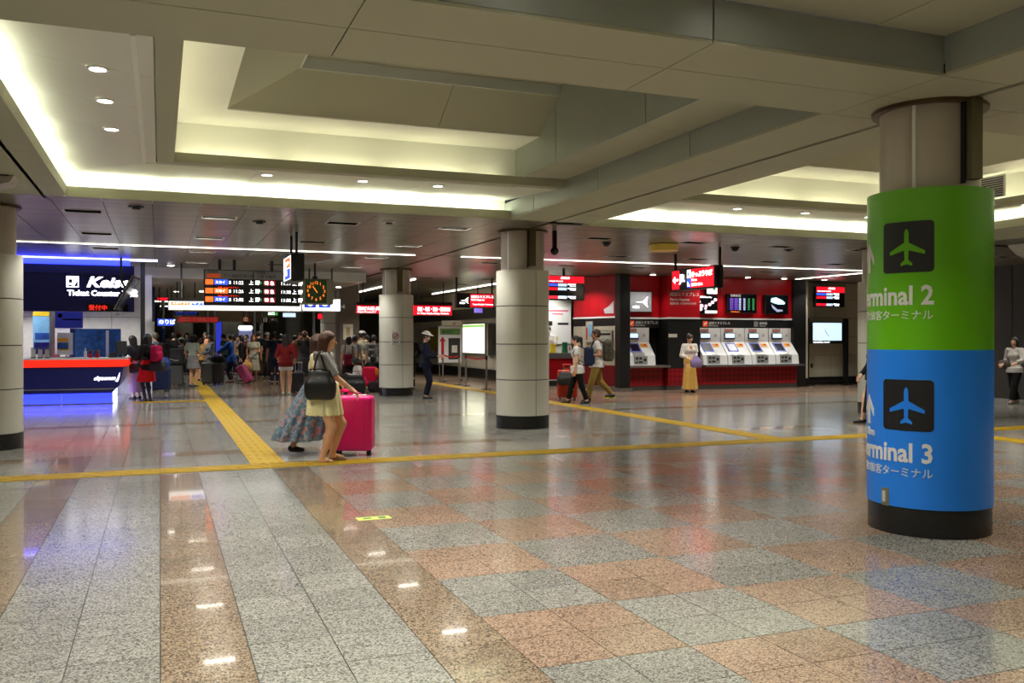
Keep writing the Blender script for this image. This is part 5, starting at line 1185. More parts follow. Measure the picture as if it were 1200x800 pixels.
    if bt:
        S = Sdf(); kd = bt['k']
        if kd in ('trousers', 'shorts'):
            S.ell(up((0, -.004, .53)), np.array((.096, .073, .075))*H+.008, Rl); S.ell(up((0, 0, .59)), np.array((.084, .06, .05))*H+.006, Rl)
            for i in (0, 1): leg(S, i, .012, to=bt.get('to', 1.93 if kd == 'trousers' else .75), fl=bt.get('flare', .004))
            cl(kd, S, bt['c'], clips=((up((0, 0, .60 if hem > .52 else hem+.035)), wn),))
        else:
            zt, zb = bt.get('zt', .62), bt['zb']; cx = (J['knee', 0]+J['knee', 1])/2; cx = cx if zb < .35 else (J['hip', 0]*.4+J['hip', 1]*.1+cx*.5); sh_ = bt.get('shift', (0, 0))
            S.skirt(np.array((0, 0, zt*H)), np.array((cx[0]*.5+sh_[0]*H, cx[1]*.5+sh_[1]*H, zb*H)), bt.get('ra', .075)*H+.012, bt.get('r', .15)*H, bt.get('sy', .8), bt.get('amp', .05), bt.get('n', 9), ph=bt.get('ph', .4)); S.ell(up((0, -.004, .535)), np.array((.098, .076, .07))*H+.012, Rl)
            cl('skirt', S, bt['c'], clips=((up((0, 0, .63)), wn), ((0, 0, zb*H), (0, 0, -1))))
    sc = shoes or dict(c=pm('shoe_black', (30,28,28), .5))
    for i, s_ in ((0, -1), (1, 1)):
        an = J['ank', i]
        if sc.get('k') == 'sandal':
            MB().prism([(an[0]+s_*.008*H+a*.030*H, an[1]+.03*H+b*.075*H) for a, b in ((-.6,-1),(.6,-1),(.8,0),(1,.6),(.5,1),(-.5,1),(-1,.6),(-.8,0))], 'z', an[2]-.058*H, an[2]-.046*H).build('sandal', sc['c'], root)
            MB().tube([an+np.array((-.03+s_*.008, .035, -.036))*H, an+np.array((s_*.008, .055, -.016))*H, an+np.array((.03+s_*.008, .035, -.036))*H], .006*H, 6).build('sandal_strap', sc['c'], root)
        else:
            S = Sdf(); S.cap(an+np.array((0, -.016, -.020))*H, an+np.array((0, -.01, -.026))*H, .027*H, .026*H); S.cap(an+np.array((0, .0, -.024))*H, an+np.array((s_*.009, .082, -.033))*H, .027*H, .019*H)
            cl('shoe', S, sc['c'], clips=((an+np.array((0, 0, -.052*H)), (0, 0, -1)), (an+np.array((0, 0, .014*H)), (0, 0, 1))), r=max(.012, res*.7))
            if sc.get('sole'): MB().prism([(an[0]+s_*.008*H+a*.032*H, an[1]+.03*H+b*.082*H) for a, b in ((-.6,-1),(.6,-1),(.8,0),(1,.6),(.5,1),(-.5,1),(-1,.6),(-.8,0))], 'z', an[2]-.060*H, an[2]-.048*H).build('sole', sc['sole'], root)
    hk = hair or dict(k='short', c=HAIRK)
    if hk['k'] != 'none':
        S = Sdf(); S.ell(hp((0, -.008, .014)), np.array((.053, .064, .062))*H, HR, clip=((hp((0, .034, .012)), HR@np.array((0, .80, -.60))),))
        if hk['k'] == 'long':
            L = hk.get('len', .17); S.cap(hp((0, -.034, .0)), hp((0, -.048, -L)), .050*H, .034*H, flat=(1.15, .8, 1)); 
            for s_ in (-1, 1): S.cap(hp((s_*.042, -.006, .01)), hp((s_*.046, -.012, -L*.75)), .020*H, .014*H)
        elif hk['k'] == 'bob':
            S.cap(hp((0, -.03, .0)), hp((0, -.03, -.05)), .05*H, .045*H)
            for s_ in (-1, 1): S.cap(hp((s_*.044, .0, .01)), hp((s_*.044, .002, -.05)), .019*H, .015*H)
        elif hk['k'] == 'tail':
            S.cap(hp((0, -.055, .03)), hp((0, -.085, .02)), .018*H, .024*H); S.cap(hp((0, -.085, .02)), hp((0, -.095, -.10)), .026*H, .012*H)
        elif hk['k'] == 'bun': S.ell(hp((0, -.06, .045)), np.array((.03, .03, .03))*H)
        else: S.ell(hp((0, -.03, -.01)), np.array((.046, .038, .04))*H, HR)
        cl('hair', S, hk['c'], r=min(res, .018))
    if cap_:
        S = Sdf(); S.ell(hp((0, -.006, .028)), np.array((.058, .068, .055))*H, HR, clip=((hp((0, 0, .026)), HR@np.array((0, -.12, -1.))),)); S.cap(hp((-.02, .06, .030)), hp((.02, .06, .030)), .03*H, .03*H, flat=(1, 1, .22))
        if cap_.get('brim'): S.ell(hp((0, .0, .026)), np.array((.085, .1, .009))*H, HR)
        cl('hat', S, cap_['c'], r=.014)
        if cap_.get('band'): MB().arc((0, 0), .058*H, .062*H, 0, 2*math.pi, 0, .012*H, 24); 
    return root, J, H
# ================================================================== luggage and bags
TOWARD, AWAY, RIGHTW, LEFTW = math.radians(158.5), math.radians(-21.5), math.radians(-111.5), math.radians(68.5)
def rig(x, y, rz, pt):
    c, s_ = math.cos(rz), math.sin(rz); return (x+pt[0]*c-pt[1]*s_, y+pt[0]*s_+pt[1]*c)
def suitcase(label, x, y, rz, w, h, d, m, handle=.0, tilt=0., ribs=7, grip=BLACK, group='suitcases', wheel=BLACK):
    p = thing('suitcase', label, 'suitcase', (x, y, 0), rz, group); p.rotation_euler = (tilt, 0, rz)
    z0 = .06; S = Sdf().rbox((0, 0, z0+h/2), (w/2-.05, d/2-.05, h/2-.05), .05)
    link('shell', np_mesh('shell', [S.surf(.018)], m), p)
    for s_ in (-1, 1):
        for k in range(ribs):
            xx = -w/2+.07+(w-.14)*k/(ribs-1); MB().bbox(xx-.012, xx+.012, s_*(d/2-.004)-.006, s_*(d/2-.004)+.006, z0+.06, z0+h-.06, .004).build('rib', m, p)
    S = MB().bbox(-w/2-.002, w/2+.002, -.006, .006, z0+.03, z0+h-.03, .003); S.build('zip_seam', DKGREY, p)
    for a in (-1, 1):
        for b in (-1, 1):
            o = MB().box(a*(w/2-.06)-.015, a*(w/2-.06)+.015, b*(d/2-.06)-.02, b*(d/2-.06)+.02, .03, z0+.01).build('wheel_fork', wheel, p)
            mb = MB().cyl((0, 0), .03, -.012, .012, 14); mb.v = [(a*(w/2-.06)+z, b*(d/2-.06)+yy, .03+xx) for xx, yy, z in mb.v]; mb.build('wheel', BLACK, p, True)
    zt = z0+h
    MB().tube([(-.09, 0, zt), (-.08, 0, zt+.03), (.08, 0, zt+.03), (.09, 0, zt)], .011).build('carry_handle', grip, p, True)
    if handle:
        yb = d/2-.04
        for s_ in (-1, 1): MB().cyl((s_*.085, yb), .009, zt-.02, zt+handle, 8).build('handle_tube', STEEL, p)
        MB().tube([(-.11, yb, zt+handle), (-.08, yb, zt+handle+.012), (.08, yb, zt+handle+.012), (.11, yb, zt+handle)], .017).build('handle_grip', grip, p, True)
    return p
def backpack(label, root, H, m, trim=BLACK, z=.70, size=1.0, dy=-.13, group='backpacks', straps=True, dx=0.):
    p = thing('backpack', label, 'backpack', tuple(root.location), root.rotation_euler.z, group)
    c = np.array((dx, dy*H-.05, z*H)); w, h, d = .15*size, .21*size, .09*size
    S = Sdf().rbox(c, (w-.06, d-.05, h-.06), .06).rbox(c+np.array((0, -d*.8, -h*.3)), (w*.72-.03, .03, h*.42-.03), .035); link('bag_body', np_mesh('bag_body', [S.surf(.02)], m), p)
    MB().tube([c+np.array((-.04, .02, h-.01)), c+np.array((-.03, .02, h+.03)), c+np.array((.03, .02, h+.03)), c+np.array((.04, .02, h-.01))], .008, 6).build('top_loop', trim, p)
    MB().tube([c+np.array((-w*.6, -d*1.02, h*.15)), c+np.array((0, -d*1.12, h*.2)), c+np.array((w*.6, -d*1.02, h*.15))], .006, 6).build('zip', trim, p)
    if straps:
        for s_ in (-1, 1):
            sx = s_*.068*H; MB().tube([c+np.array((sx-dx, d*.6, h*.7)), (sx, -.03*H, .845*H), (sx, .035*H, .835*H), (sx*1.1, .078*H, .74*H), (sx*1.4, .03*H, .66*H), (sx*1.2+dx*.5, dy*H*.6, z*H-h*.6)], .013, 6).build('strap', trim, p)
    return p
def soft_bag(name, label, x, y, z, rz, w, h, d, m, cat='bag', strap=None, top_w=.8, group='bags'):
    """soft bag, base at z; strap: list of points in bag space"""
    p = thing(name, label, cat, (x, y, z), rz, group)
    S = Sdf().rbox((0, 0, h*.3), (w/2-.06, d/2-.045, h*.3-.05), .055, k=.05).rbox((0, 0, h*.62), (w*top_w/2-.045, max(d*.36-.04, .012), h*.38-.045), .04, k=.13); link('bag_body', np_mesh('bag_body', [S.surf(.014)], m), p)
    MB().box(-w*top_w/2+.01, w*top_w/2-.01, -.008, .008, h-.02, h+.004).build('rim', m, p)
    if strap: MB().tube(strap, .011, 6).build('strap', m, p)
    return p

# ================================================================== the walking pair with the pink suitcase
gx, gy = ground(380, 541)
GREYT = cloth('hoodie_grey', (142,140,138)); CREAM = cloth('cream_vest', (216,204,168)); LEMON = cloth('lemon_skirt', (238,230,176), vary=.06, scale=30)
H1 = 1.60; w1x, w1y = gx+.0, gy+.02
r1, J1, _ = person('person in grey hooded top and lemon skirt pushing the pink suitcase', w1x, w1y, RIGHTW, H1, lean=.05, pelvis=.505,
    feet=((-.045, .055, .062), (.05, .0, .040)), hands=((-.09, .03, .47), (.075, .225, .553)), elbow=((-.3, -1, -.6), (.5, -.8, -.7)), head=(0, .04),
    top=dict(c=GREYT, sleeve=.98, hem=.56, hood=True, loose=.012), bottom=dict(k='skirt', zb=.355, zt=.60, ra=.098, r=.136, sy=1.0, amp=.05, n=14, c=LEMON, shift=(0, -.02)),
    shoes=dict(k='sandal', c=pm('sandal_tan', (128,98,66), .5)), hair=dict(k='long', c=pm('hair_chestnut', (84,48,30), .6, vary=.3, scale=60), len=.2), res=.011, hres=.006, skin=LEGSK, group='people in the hall')
S = Sdf(); S.skirt((0, 0, .60*H1), (0, 0, .53*H1), .096*H1+.004, .10*H1+.006, .86); link('undershirt', np_mesh('undershirt', [S.surf(.014)], CREAM), r1)
bx_, by_ = rig(w1x, w1y, RIGHTW, (.205, .0))
tb = soft_bag('tote_bag', 'large black tote bag on the shoulder of the grey-topped walker', bx_, by_, .77, RIGHTW+math.pi/2, .36, .36, .13, pm('black_leather', (22,21,20), .45), 'tote bag', None, .76)
for a in (-1, 1): MB().tube([(a*.07, -.03, .33), (a*.045, -.05, .44), (a*.02, -.045, .53), (a*.012, .0, .565), (a*.01, .06, .57)], .012, 6).build('strap', pm('black_leather', (22,21,20), .45), tb)
MB().box(-.02, .02, -.085, -.078, .25, .27).build('metal_tag', STEEL, tb)
sx_, sy_ = ground(417, 533.5)
PINK = pm('hot_pink_shell', (246,18,128), .35, vary=.03)
PC = suitcase('hot pink hard-shell suitcase pushed by the walker in grey', sx_, sy_+.1, AWAY, .50, .70, .30, PINK, ribs=9, grip=PINK)
for s_ in (-1, 1): MB().cyl((s_*.07-.08, 0), .009, .74, .81, 8).build('handle_tube', STEEL, PC)
MB().tube([(-.19, 0, .80), (-.16, 0, .825), (-.0, 0, .825), (.03, 0, .80)], .02).build('handle_grip', PINK, PC, True); MB().bbox(-.02, .16, -.05, .05, .755, .775, .006).build('lock_plate', STEEL, PC)
# companion walking on the far side
fl = bpy.data.materials.new('floral_chiffon'); fl.use_nodes = True; nt = fl.node_tree; v = nt.nodes.new('ShaderNodeTexVoronoi'); v.inputs['Scale'].default_value = 30; tc = nt.nodes.new('ShaderNodeTexCoord'); nt.links.new(tc.outputs['Object'], v.inputs['Vector'])
sp = nt.nodes.new('ShaderNodeSeparateColor'); nt.links.new(v.outputs['Color'], sp.inputs[0]); rp = nt.nodes.new('ShaderNodeValToRGB'); rp.color_ramp.interpolation = 'CONSTANT'; e = rp.color_ramp.elements
e[0].color = (*lin((96,116,132)), 1); e[1].position = .3; e[1].color = (*lin((130,146,156)), 1)
for pos, c in ((.5, (70,96,120)), (.68, (152,132,138)), (.8, (176,112,110)), (.9, (86,130,148))): q = e.new(pos); q.color = (*lin(c), 1)
nt.links.new(sp.outputs[0], rp.inputs['Fac']); nt.links.new(rp.outputs['Color'], nt.nodes['Principled BSDF'].inputs['Base Color']); nt.nodes['Principled BSDF'].inputs['Roughness'].default_value = .8
cx_, cy_ = ground(372, 531)
person('person in long floral skirt walking hidden behind the grey-topped walker', cx_, cy_, RIGHTW, 1.55, feet=((-.04, .10, .04), (.05, -.20, .055)), hands=((-.1, .14, .6), (.1, .16, .6)),
    top=dict(c=CREAM, sleeve=.5, hem=.5), bottom=dict(k='skirt', zb=.115, zt=.62, r=.19, sy=1.05, amp=.10, n=11, c=fl, shift=(.02, -.165)), hair=dict(k='long', c=HAIRB), res=.015, hres=.008, skin=LEGSK, group='people in the hall')

# ================================================================== people further off
def at(px, py): return ground(px, py)
BLK = cloth('black', (24,23,25)); NVY = cloth('navy', (28,32,52)); WHT = cloth('white', (214,212,206)); RED = cloth('red', (184,20,30)); DEN = cloth('denim', (70,84,112)); KHA = cloth('khaki', (140,116,56)); GRY = cloth('grey', (118,118,120)); DGR = cloth('charcoal', (60,60,64))
TRK = dict(k='trousers', c=BLK); TRN = dict(k='trousers', c=NVY); SHB = dict(c=pm('shoe_black', (30,28,28), .5)); SHW = dict(c=pm('shoe_white', (210,206,200), .5)); SHBR = dict(c=pm('shoe_brown', (86,52,34), .5))
MID = dict(res=.016, hres=.008, group='people in the hall')
# guard
x, y = at(499, 467)
UNI = cloth('guard_navy', (22,25,44)); rg, _, _ = person('guard in navy uniform, white helmet and mask looking at a phone', x, y, RIGHTW, 1.66, male=True, feet=((-.05, -.01, .04), (.05, .01, .04)), hands=((-.04, .20, .645), (.08, .19, .63)),
    top=dict(c=UNI, sleeve=1.9, hem=.47, loose=.008), bottom=dict(k='trousers', c=UNI, flare=.012), hair=dict(k='short', c=HAIRK), cap_=dict(c=pm('helmet_white', (208,206,196), .4), brim=True), mask=True, head=(0, .25), **MID)
px_, py_ = rig(x, y, RIGHTW, (.03, .40)); p = thing('phone', 'dark phone held by the guard', 'phone', (px_, py_, 1.06), RIGHTW); MB().bbox(-.035, .035, -.005, .005, -.07, .07, .003).build('phone_case', BLACK, p); MB().box(-.03, .03, -.007, -.005, -.06, .06).build('phone_screen', LITS, p)
x, y = at(492, 459); person('dark-clothed person half hidden behind the guard', x, y+1.0, AWAY+.5, 1.66, male=True, top=dict(c=BLK, sleeve=1.9), bottom=TRK, hands=((-.14, .08, .5), (.14, .1, .55)), **MID)
# counter staff
x, y = 11.78, 26.75
platform = MB().box(11.3, 12.9, 26.45, 27.4, 0, .14).build('staff_platform', DKGREY); tag(platform, 'low dark platform behind the red service counter', 'platform')
person('counter clerk in white shirt and mask behind the steel counter', x, y, TOWARD, 1.74, male=True, hands=((-.08, .2, .66), (.08, .2, .66)), top=dict(c=WHT, sleeve=.9), bottom=TRK, mask=True, offset=(0, 0, .14), **MID)
# couple with backpacks
x, y = at(677, 472.5); rc, _, _ = person('person in white tee with navy backpack pulling orange suitcase', x, y, LEFTW, 1.56, feet=((-.05, -.13, .045), (.05, .14, .045)), hands=((-.13, .06, .46), (.13, .03, .47)), lean=.06, top=dict(c=WHT, sleeve=.55, hem=.44), bottom=dict(k='trousers', c=BLK), hair=dict(k='tail', c=HAIRK), skin=LEGSK, shoes=SHB, **MID)
backpack('navy backpack of the white-tee walker', rc, 1.56, cloth('pack_navy', (34,42,66)), size=1.05, z=.69)
x, y = at(699, 470); rm, _, _ = person('person in white tee and khaki trousers with camouflage backpack', x, y, LEFTW, 1.71, male=True, feet=((-.05, .12, .04), (.05, -.22, .10)), hands=((-.12, .12, .62), (.12, .14, .63)), top=dict(c=WHT, sleeve=.6), bottom=dict(k='trousers', c=KHA, flare=.008), shoes=dict(c=pm('shoe_black', (30,28,28), .5), sole=pm('neon_sole', (190,220,30), .5)), hair=dict(k='short', c=pm('hair_cropped', (60,44,34), .6)), skin=SKIN2, **MID)
backpack('bulky dark camouflage backpack of the khaki-trousered walker', rm, 1.71, pm('camo', (66,60,44), .8, vary=.6, scale=14), size=1.18, z=.70)
x, y = at(674, 470); suitcase('orange-red suitcase wheeled beside the white-tee walker', x+.05, y+.55, AWAY, .48, .66, .28, pm('orange_shell', (186,54,22), .4), handle=.12, grip=pm('orange_shell', (186,54,22), .4))
x, y = at(668, 470); soft_bag('duffel_bag', 'small black duffel resting against the orange suitcase', x+.0, y+.22, .38, AWAY, .42, .3, .2, pm('black_nylon', (26,26,28), .6), 'duffel bag', [(-.15, 0, .25), (-.08, .08, .4), (.08, .08, .4), (.15, 0, .25)])
# yellow skirt by the machines
x, y = at(808, 459.5); YEL = cloth('mustard_skirt', (234,190,100), vary=.05)
ry, _, _ = person('person in long yellow skirt and white cardigan looking at phone', x, y, TOWARD+.25, 1.60, hands=((-.07, .16, .62), (.11, .15, .60)), head=(.2, .45), top=dict(c=cloth('cardigan', (220,214,204)), sleeve=1.85, hem=.50, loose=.012), bottom=dict(k='skirt', zb=.055, zt=.62, r=.135, sy=.8, amp=.05, n=10, c=YEL), hair=dict(k='bun', c=pm('hair_darkbrown', (52,34,26), .5)), skin=SKIN, **MID)
S = Sdf().skirt((0, 0, .115*1.6), (0, 0, .05*1.6), .132*1.6, .14*1.6, .82, .04, 12); link('lace_hem', np_mesh('lace_hem', [S.surf(.016)], cloth('lace', (206,204,206))), ry)
S = Sdf().ell((0, .052*1.6, .74*1.6), (.06, .045, .12)); link('vest_front', np_mesh('vest_front', [S.surf(.014)], cloth('peach_vest', (206,146,110))), ry)
px_, py_ = rig(x, y, TOWARD+.25, (-.04, .33)); soft_bag('handbag', 'lilac drawstring handbag hanging from the arm in white cardigan', px_, py_, .70, TOWARD, .30, .30, .16, cloth('lilac', (150,132,186)), 'handbag', [(-.07, 0, .27), (-.03, 0, .42), (.03, 0, .42), (.07, 0, .27)], .55)
px_, py_ = rig(x, y, TOWARD+.25, (-.10, .38)); p = thing('phone', 'dark phone held by the yellow-skirted person', 'phone', (px_, py_, 1.05), TOWARD); MB().bbox(-.035, .035, -.005, .005, -.07, .07, .003).build('phone_case', BLACK, p); MB().box(-.03, .03, .005, .007, -.06, .06).build('phone_screen', SCRK, p)
# behind the terminal column
x, y = at(1026, 496); person('dark-clothed person mostly hidden behind the terminal sign column', x, y, LEFTW, 1.62, feet=((-.05, -.1, .045), (.05, .12, .045)), hands=((-.13, .03, .5), (.1, .12, .52)), top=dict(c=BLK, sleeve=1.9), bottom=dict(k='skirt', zb=.12, r=.14, c=BLK), hair=dict(k='bob', c=HAIRK), **MID)
# far right
x, y = at(1189, 473); rr_, _, _ = person('person in white sweater and black trousers walking at far right', x, y, LEFTW+.45, 1.52, feet=((-.05, .14, .045), (.05, -.13, .05)), hands=((-.16, .20, .62), (.11, .12, .60)), top=dict(c=cloth('sweater', (196,190,182)), sleeve=1.9, loose=.01), bottom=dict(k='trousers', c=BLK, flare=.02), hair=dict(k='bob', c=HAIRK), shoes=dict(c=pm('shoe_taupe', (150,140,128), .5)), head=(.3, 0), **MID)
px_, py_ = rig(x, y, LEFTW+.45, (.16, .10)); soft_bag('shoulder_bag', 'dark patterned shoulder bag of the far-right walker', px_, py_, .80, LEFTW+1.2, .28, .2, .12, pm('bag_pattern', (70,62,52), .6, vary=.5, scale=30), 'shoulder bag', [(-.1, 0, .18), (-.06, .03, .35), (0, .08, .47), (.06, .08, .35), (.1, 0, .18)])

# ---------------- crowd on the left
CR = dict(res=.024, hres=.011)
def crowd(label, px, py, rz, H, **k):
    x, y = at(px, py); d = dict(CR); d.update(k); return person(label, x, y, rz, H, **d)[0]
crowd('person in dark grey top leaning on the blue ticket counter', 160, 467, LEFTW-.5, 1.58, lean=.22, hands=((-.12, .24, .66), (.12, .26, .66)), top=dict(c=DGR, sleeve=.9, hem=.40), bottom=dict(k='skirt', zb=.10, r=.10, amp=.02, c=cloth('lavender', (176,140,176))), hair=dict(k='long', c=HAIRK))
r = crowd('person in red skirt and black top beside the ticket counter', 173, 470, LEFTW-.35, 1.60, hands=((-.10, .16, .62), (.10, .18, .60)), top=dict(c=BLK, sleeve=1.9, hem=.46), bottom=dict(k='skirt', zb=.29, r=.15, c=RED), hair=dict(k='long', c=HAIRK, len=.14), skin=pm('black_tights', (28,24,28), .7), shoes=SHB, face=False)
backpack('crimson pink backpack of the red-skirted person', r, 1.60, cloth('crimson', (170,26,72)), size=.92, z=.71)
x, y = at(177, 470); soft_bag('shoulder_bag', 'black shoulder bag below the crimson backpack', x+.14, y-.12, .72, AWAY, .4, .24, .14, pm('black_nylon', (26,26,28), .6), 'shoulder bag', [(-.16, 0, .2), (-.1, .05, .45), (-.02, .08, .62)])
r = crowd('grey-haired person in light blue shirt behind the red-skirted one', 182, 457, LEFTW-.2, 1.66, male=True, top=dict(c=cloth('light_blue', (150,172,200)), sleeve=.7), bottom=TRN, hair=dict(k='short', c=pm('hair_grey', (86,80,76), .6)))
backpack('black backpack of the light-blue-shirted person', r, 1.66, BLK, size=1.1, z=.68)
crowd('person in black suit standing under the purple-blue sign', 203, 447, AWAY, 1.70, male=True, top=dict(c=BLK, sleeve=1.9, hem=.44), bottom=TRK)
crowd('person with orange-red cap behind the black-suited one', 210, 444, AWAY+.6, 1.70, top=dict(c=DGR, sleeve=.7), bottom=TRN, cap_=dict(c=cloth('orange_cap', (206,84,54))))
crowd('person in grey cap beside the grey suitcase with black bag', 213, 450, LEFTW, 1.50, top=dict(c=GRY, sleeve=.7), bottom=TRK, cap_=dict(c=cloth('olive_cap', (104,108,96))), skin=SKIN2)
crowd('person in pale mint top and grey shorts seen from behind', 226, 453, AWAY-.2, 1.62, hands=((-.12, .10, .58), (.14, .12, .58)), top=dict(c=cloth('mint', (186,196,188)), sleeve=.65, hem=.55), bottom=dict(k='skirt', zb=.34, r=.13, zt=.60, c=cloth('pale_grey', (150,148,150))), hair=dict(k='bob', c=HAIRK), skin=LEGSK, cap_=dict(c=cloth('olive_cap', (104,108,96))), shoes=dict(c=pm('shoe_blue', (60,76,90), .5)), face=False)
crowd('person in mustard top with black bob seen from behind', 236, 446, AWAY, 1.52, top=dict(c=cloth('mustard', (190,150,90)), sleeve=.3), bottom=dict(k='shorts', c=GRY), hair=dict(k='bob', c=HAIRK), skin=LEGSK, face=False)
crowd('person in peach shirt behind the mustard-topped one', 240, 441, TOWARD, 1.72, male=True, top=dict(c=cloth('peach', (214,150,116)), sleeve=.6), bottom=TRN)
crowd('person in grey cardigan and denim holding a phone low', 247, 449, LEFTW+.7, 1.60, head=(.2, .35), hands=((-.05, .2, .60), (.06, .2, .60)), top=dict(c=cloth('blue_grey', (104,110,122)), sleeve=1.9, hem=.42), bottom=dict(k='trousers', c=DEN), hair=dict(k='bob', c=HAIRK))
crowd('person in bright blue jacket resting a hand on black suitcase', 271, 448, LEFTW, 1.64, male=True, hands=((-.10, .28, .60), (.10, .30, .61)), lean=.05, top=dict(c=cloth('royal_blue', (30,70,140)), sleeve=1.9, hem=.42, loose=.012), bottom=TRN, shoes=SHBR, skin=SKIN2)
crowd('person all in black pulling the tilted pink suitcase', 283, 446, LEFTW+.3, 1.60, hands=((-.13, .02, .48), (.13, -.08, .47)), top=dict(c=BLK, sleeve=1.9), bottom=TRK, hair=dict(k='bob', c=HAIRK), face=False)
crowd('person in beige dress facing us with tan bag', 297, 446, TOWARD+.3, 1.62, hands=((-.06, .15, .66), (.13, .06, .5)), top=dict(c=cloth('sage_beige', (150,146,126)), sleeve=.5), bottom=dict(k='skirt', zb=.22, r=.14, c=cloth('sage_beige', (150,146,126))), hair=dict(k='long', c=pm('hair_auburn', (96,44,26), .5), len=.1), skin=SKIN2)
crowd('person in maroon behind the one in black', 289, 441, TOWARD, 1.64, top=dict(c=cloth('maroon', (96,34,40)), sleeve=.6), bottom=TRK)
crowd('tall dark-haired person in black behind the tan cart', 303, 440, AWAY, 1.78, male=True, top=dict(c=BLK, sleeve=.7), bottom=TRK, face=False)
crowd('person in black tee left of the navy-clad one', 313, 444, LEFTW+2.2, 1.70, male=True, top=dict(c=BLK, sleeve=.55), bottom=TRK, hands=((-.13, .06, .46), (.15, .04, .46)), skin=SKIN2, cap_=dict(c=cloth('white_cap', (200,198,194))))
crowd('person in plain navy clothes seen from behind', 322, 450, AWAY+.2, 1.70, male=True, top=dict(c=NVY, sleeve=.7, hem=.45, loose=.01), bottom=TRN, skin=SKIN2, face=False)
r = crowd('long-haired person in red top and white shorts', 335, 462, AWAY+.15, 1.60, feet=((-.05, .02, .04), (.055, -.02, .04)), hands=((-.12, .10, .56), (.13, .1, .56)), top=dict(c=cloth('rust_red', (116,26,26)), sleeve=1.2, hem=.46), bottom=dict(k='shorts', to=.42, flare=.02, c=WHT), hair=dict(k='long', c=HAIRK, len=.19), skin=LEGSK, shoes=SHW, face=False)
x, y = at(331, 461); soft_bag('handbag', 'bright red handbag of the long-haired person', x, y-.15, .80, AWAY, .24, .26, .12, pm('bright_red_leather', (206,26,22), .5), 'handbag', [(-.06, 0, .24), (0, .04, .5), (.06, 0, .24)])
crowd('person in patterned red shirt behind the long-haired one', 346, 449, AWAY+.9, 1.58, top=dict(c=pm('cloth_pattern', (140,70,60), .8, vary=.6, scale=25), sleeve=.6), bottom=TRK, skin=SKIN2)
crowd('person in charcoal dress raising a camera to the face', 357, 458, TOWARD+.2, 1.70, hands=((-.045, .12, .90), (.045, .12, .90)), elbow=((-1, .2, -.8), (1, .2, -.8)), top=dict(c=DGR, sleeve=.5), bottom=dict(k='skirt', zb=.25, r=.12, c=DGR), hair=dict(k='short', c=pm('hair_auburn', (96,44,26), .5)), skin=SKIN2)
x, y = at(357, 458); px_, py_ = rig(x, y, TOWARD+.2, (0, .24)); p = thing('camera_body', 'black camera held up by the charcoal-dressed person', 'camera', (px_, py_, 1.56), TOWARD+.2); MB().bbox(-.06, .06, -.03, .03, -.04, .04, .008).build('camera_case', BLACK, p)
mb = MB().cyl((0, 0), .03, .03, .09, 16); mb.v = [(a, c, b) for a, b, c in mb.v]; mb.build('lens', DKGREY, p, True)
# centre group
r = crowd('person in white top with crossbody strap, back turned', 409, 457, AWAY+.1, 1.55, top=dict(c=cloth('off_white', (190,186,180)), sleeve=.6), bottom=dict(k='skirt', zb=.2, r=.14, c=BLK), hair=dict(k='bob', c=HAIRK), face=False)
backpack('dark crimson bag low on the back of the white-topped person', r, 1.55, cloth('wine', (112,22,44)), size=.85, z=.56, straps=True)
crowd('person in pale blue-grey top beside the white-topped one', 416, 455, AWAY-.4, 1.58, top=dict(c=cloth('blue_grey_pale', (128,138,140)), sleeve=.6), bottom=TRK, hair=dict(k='short', c=HAIRK), skin=SKIN2)
crowd('person in white cap and sand vest standing behind the crouching ones', 424, 452, AWAY-.7, 1.72, male=True, hands=((-.14, .08, .47), (.15, .05, .48)), top=dict(c=cloth('sand', (150,144,120)), sleeve=.7), bottom=dict(k='shorts', c=DGR), cap_=dict(c=cloth('white_cap', (200,198,194))), skin=SKIN2)
r = crowd('short-haired person with grey backpack beside the no-smoking column', 438, 454, AWAY, 1.60, male=True, top=dict(c=GRY, sleeve=.6), bottom=TRK, face=False)
backpack('grey patterned backpack beside the no-smoking column', r, 1.60, pm('pack_grey', (96,98,92), .8, vary=.4, scale=20), size=.95, z=.71)
r = crowd('crouching person in white sleeve leaning on black bags', 425, 459, LEFTW-.2, 1.52, pelvis=.17, lean=.35, feet=((-.07, .06, .04), (.07, .02, .04)), hands=((-.1, .24, .33), (.1, .26, .30)), head=(0, .2), top=dict(c=WHT, sleeve=1.9), bottom=TRK, hair=dict(k='bob', c=HAIRK), skin=SKIN2)
x, y = at(433, 459); p = thing('backpack', 'red and pink backpack on the crouching person, orange flap', 'backpack', (x, y-.05, .16), AWAY, 'backpacks'); S = Sdf().rbox((0, 0, .27), (.13, .07, .2), .07).rbox((.1, .0, .35), (.08, .06, .08), .06); link('bag_body', np_mesh('bag_body', [S.surf(.02)], cloth('hot_red', (206,24,64))), p)
S = Sdf().rbox((.16, -.06, .40), (.05, .03, .06), .04); link('flap', np_mesh('flap', [S.surf(.014)], cloth('flap_orange', (230,120,40))), p); MB().tube([(-.12, -.1, .45), (-.1, -.14, .2), (-.02, -.13, .1)], .014, 6).build('strap', cloth('pink_strap', (226,70,120)), p)
crowd('second crouching person in black behind the red backpack', 436, 456, AWAY, 1.52, pelvis=.2, lean=.3, feet=((-.07, .06, .04), (.07, .02, .04)), hands=((-.1, .24, .33), (.1, .26, .30)), top=dict(c=BLK, sleeve=1.9), bottom=TRK, hair=dict(k='bob', c=HAIRK), face=False)
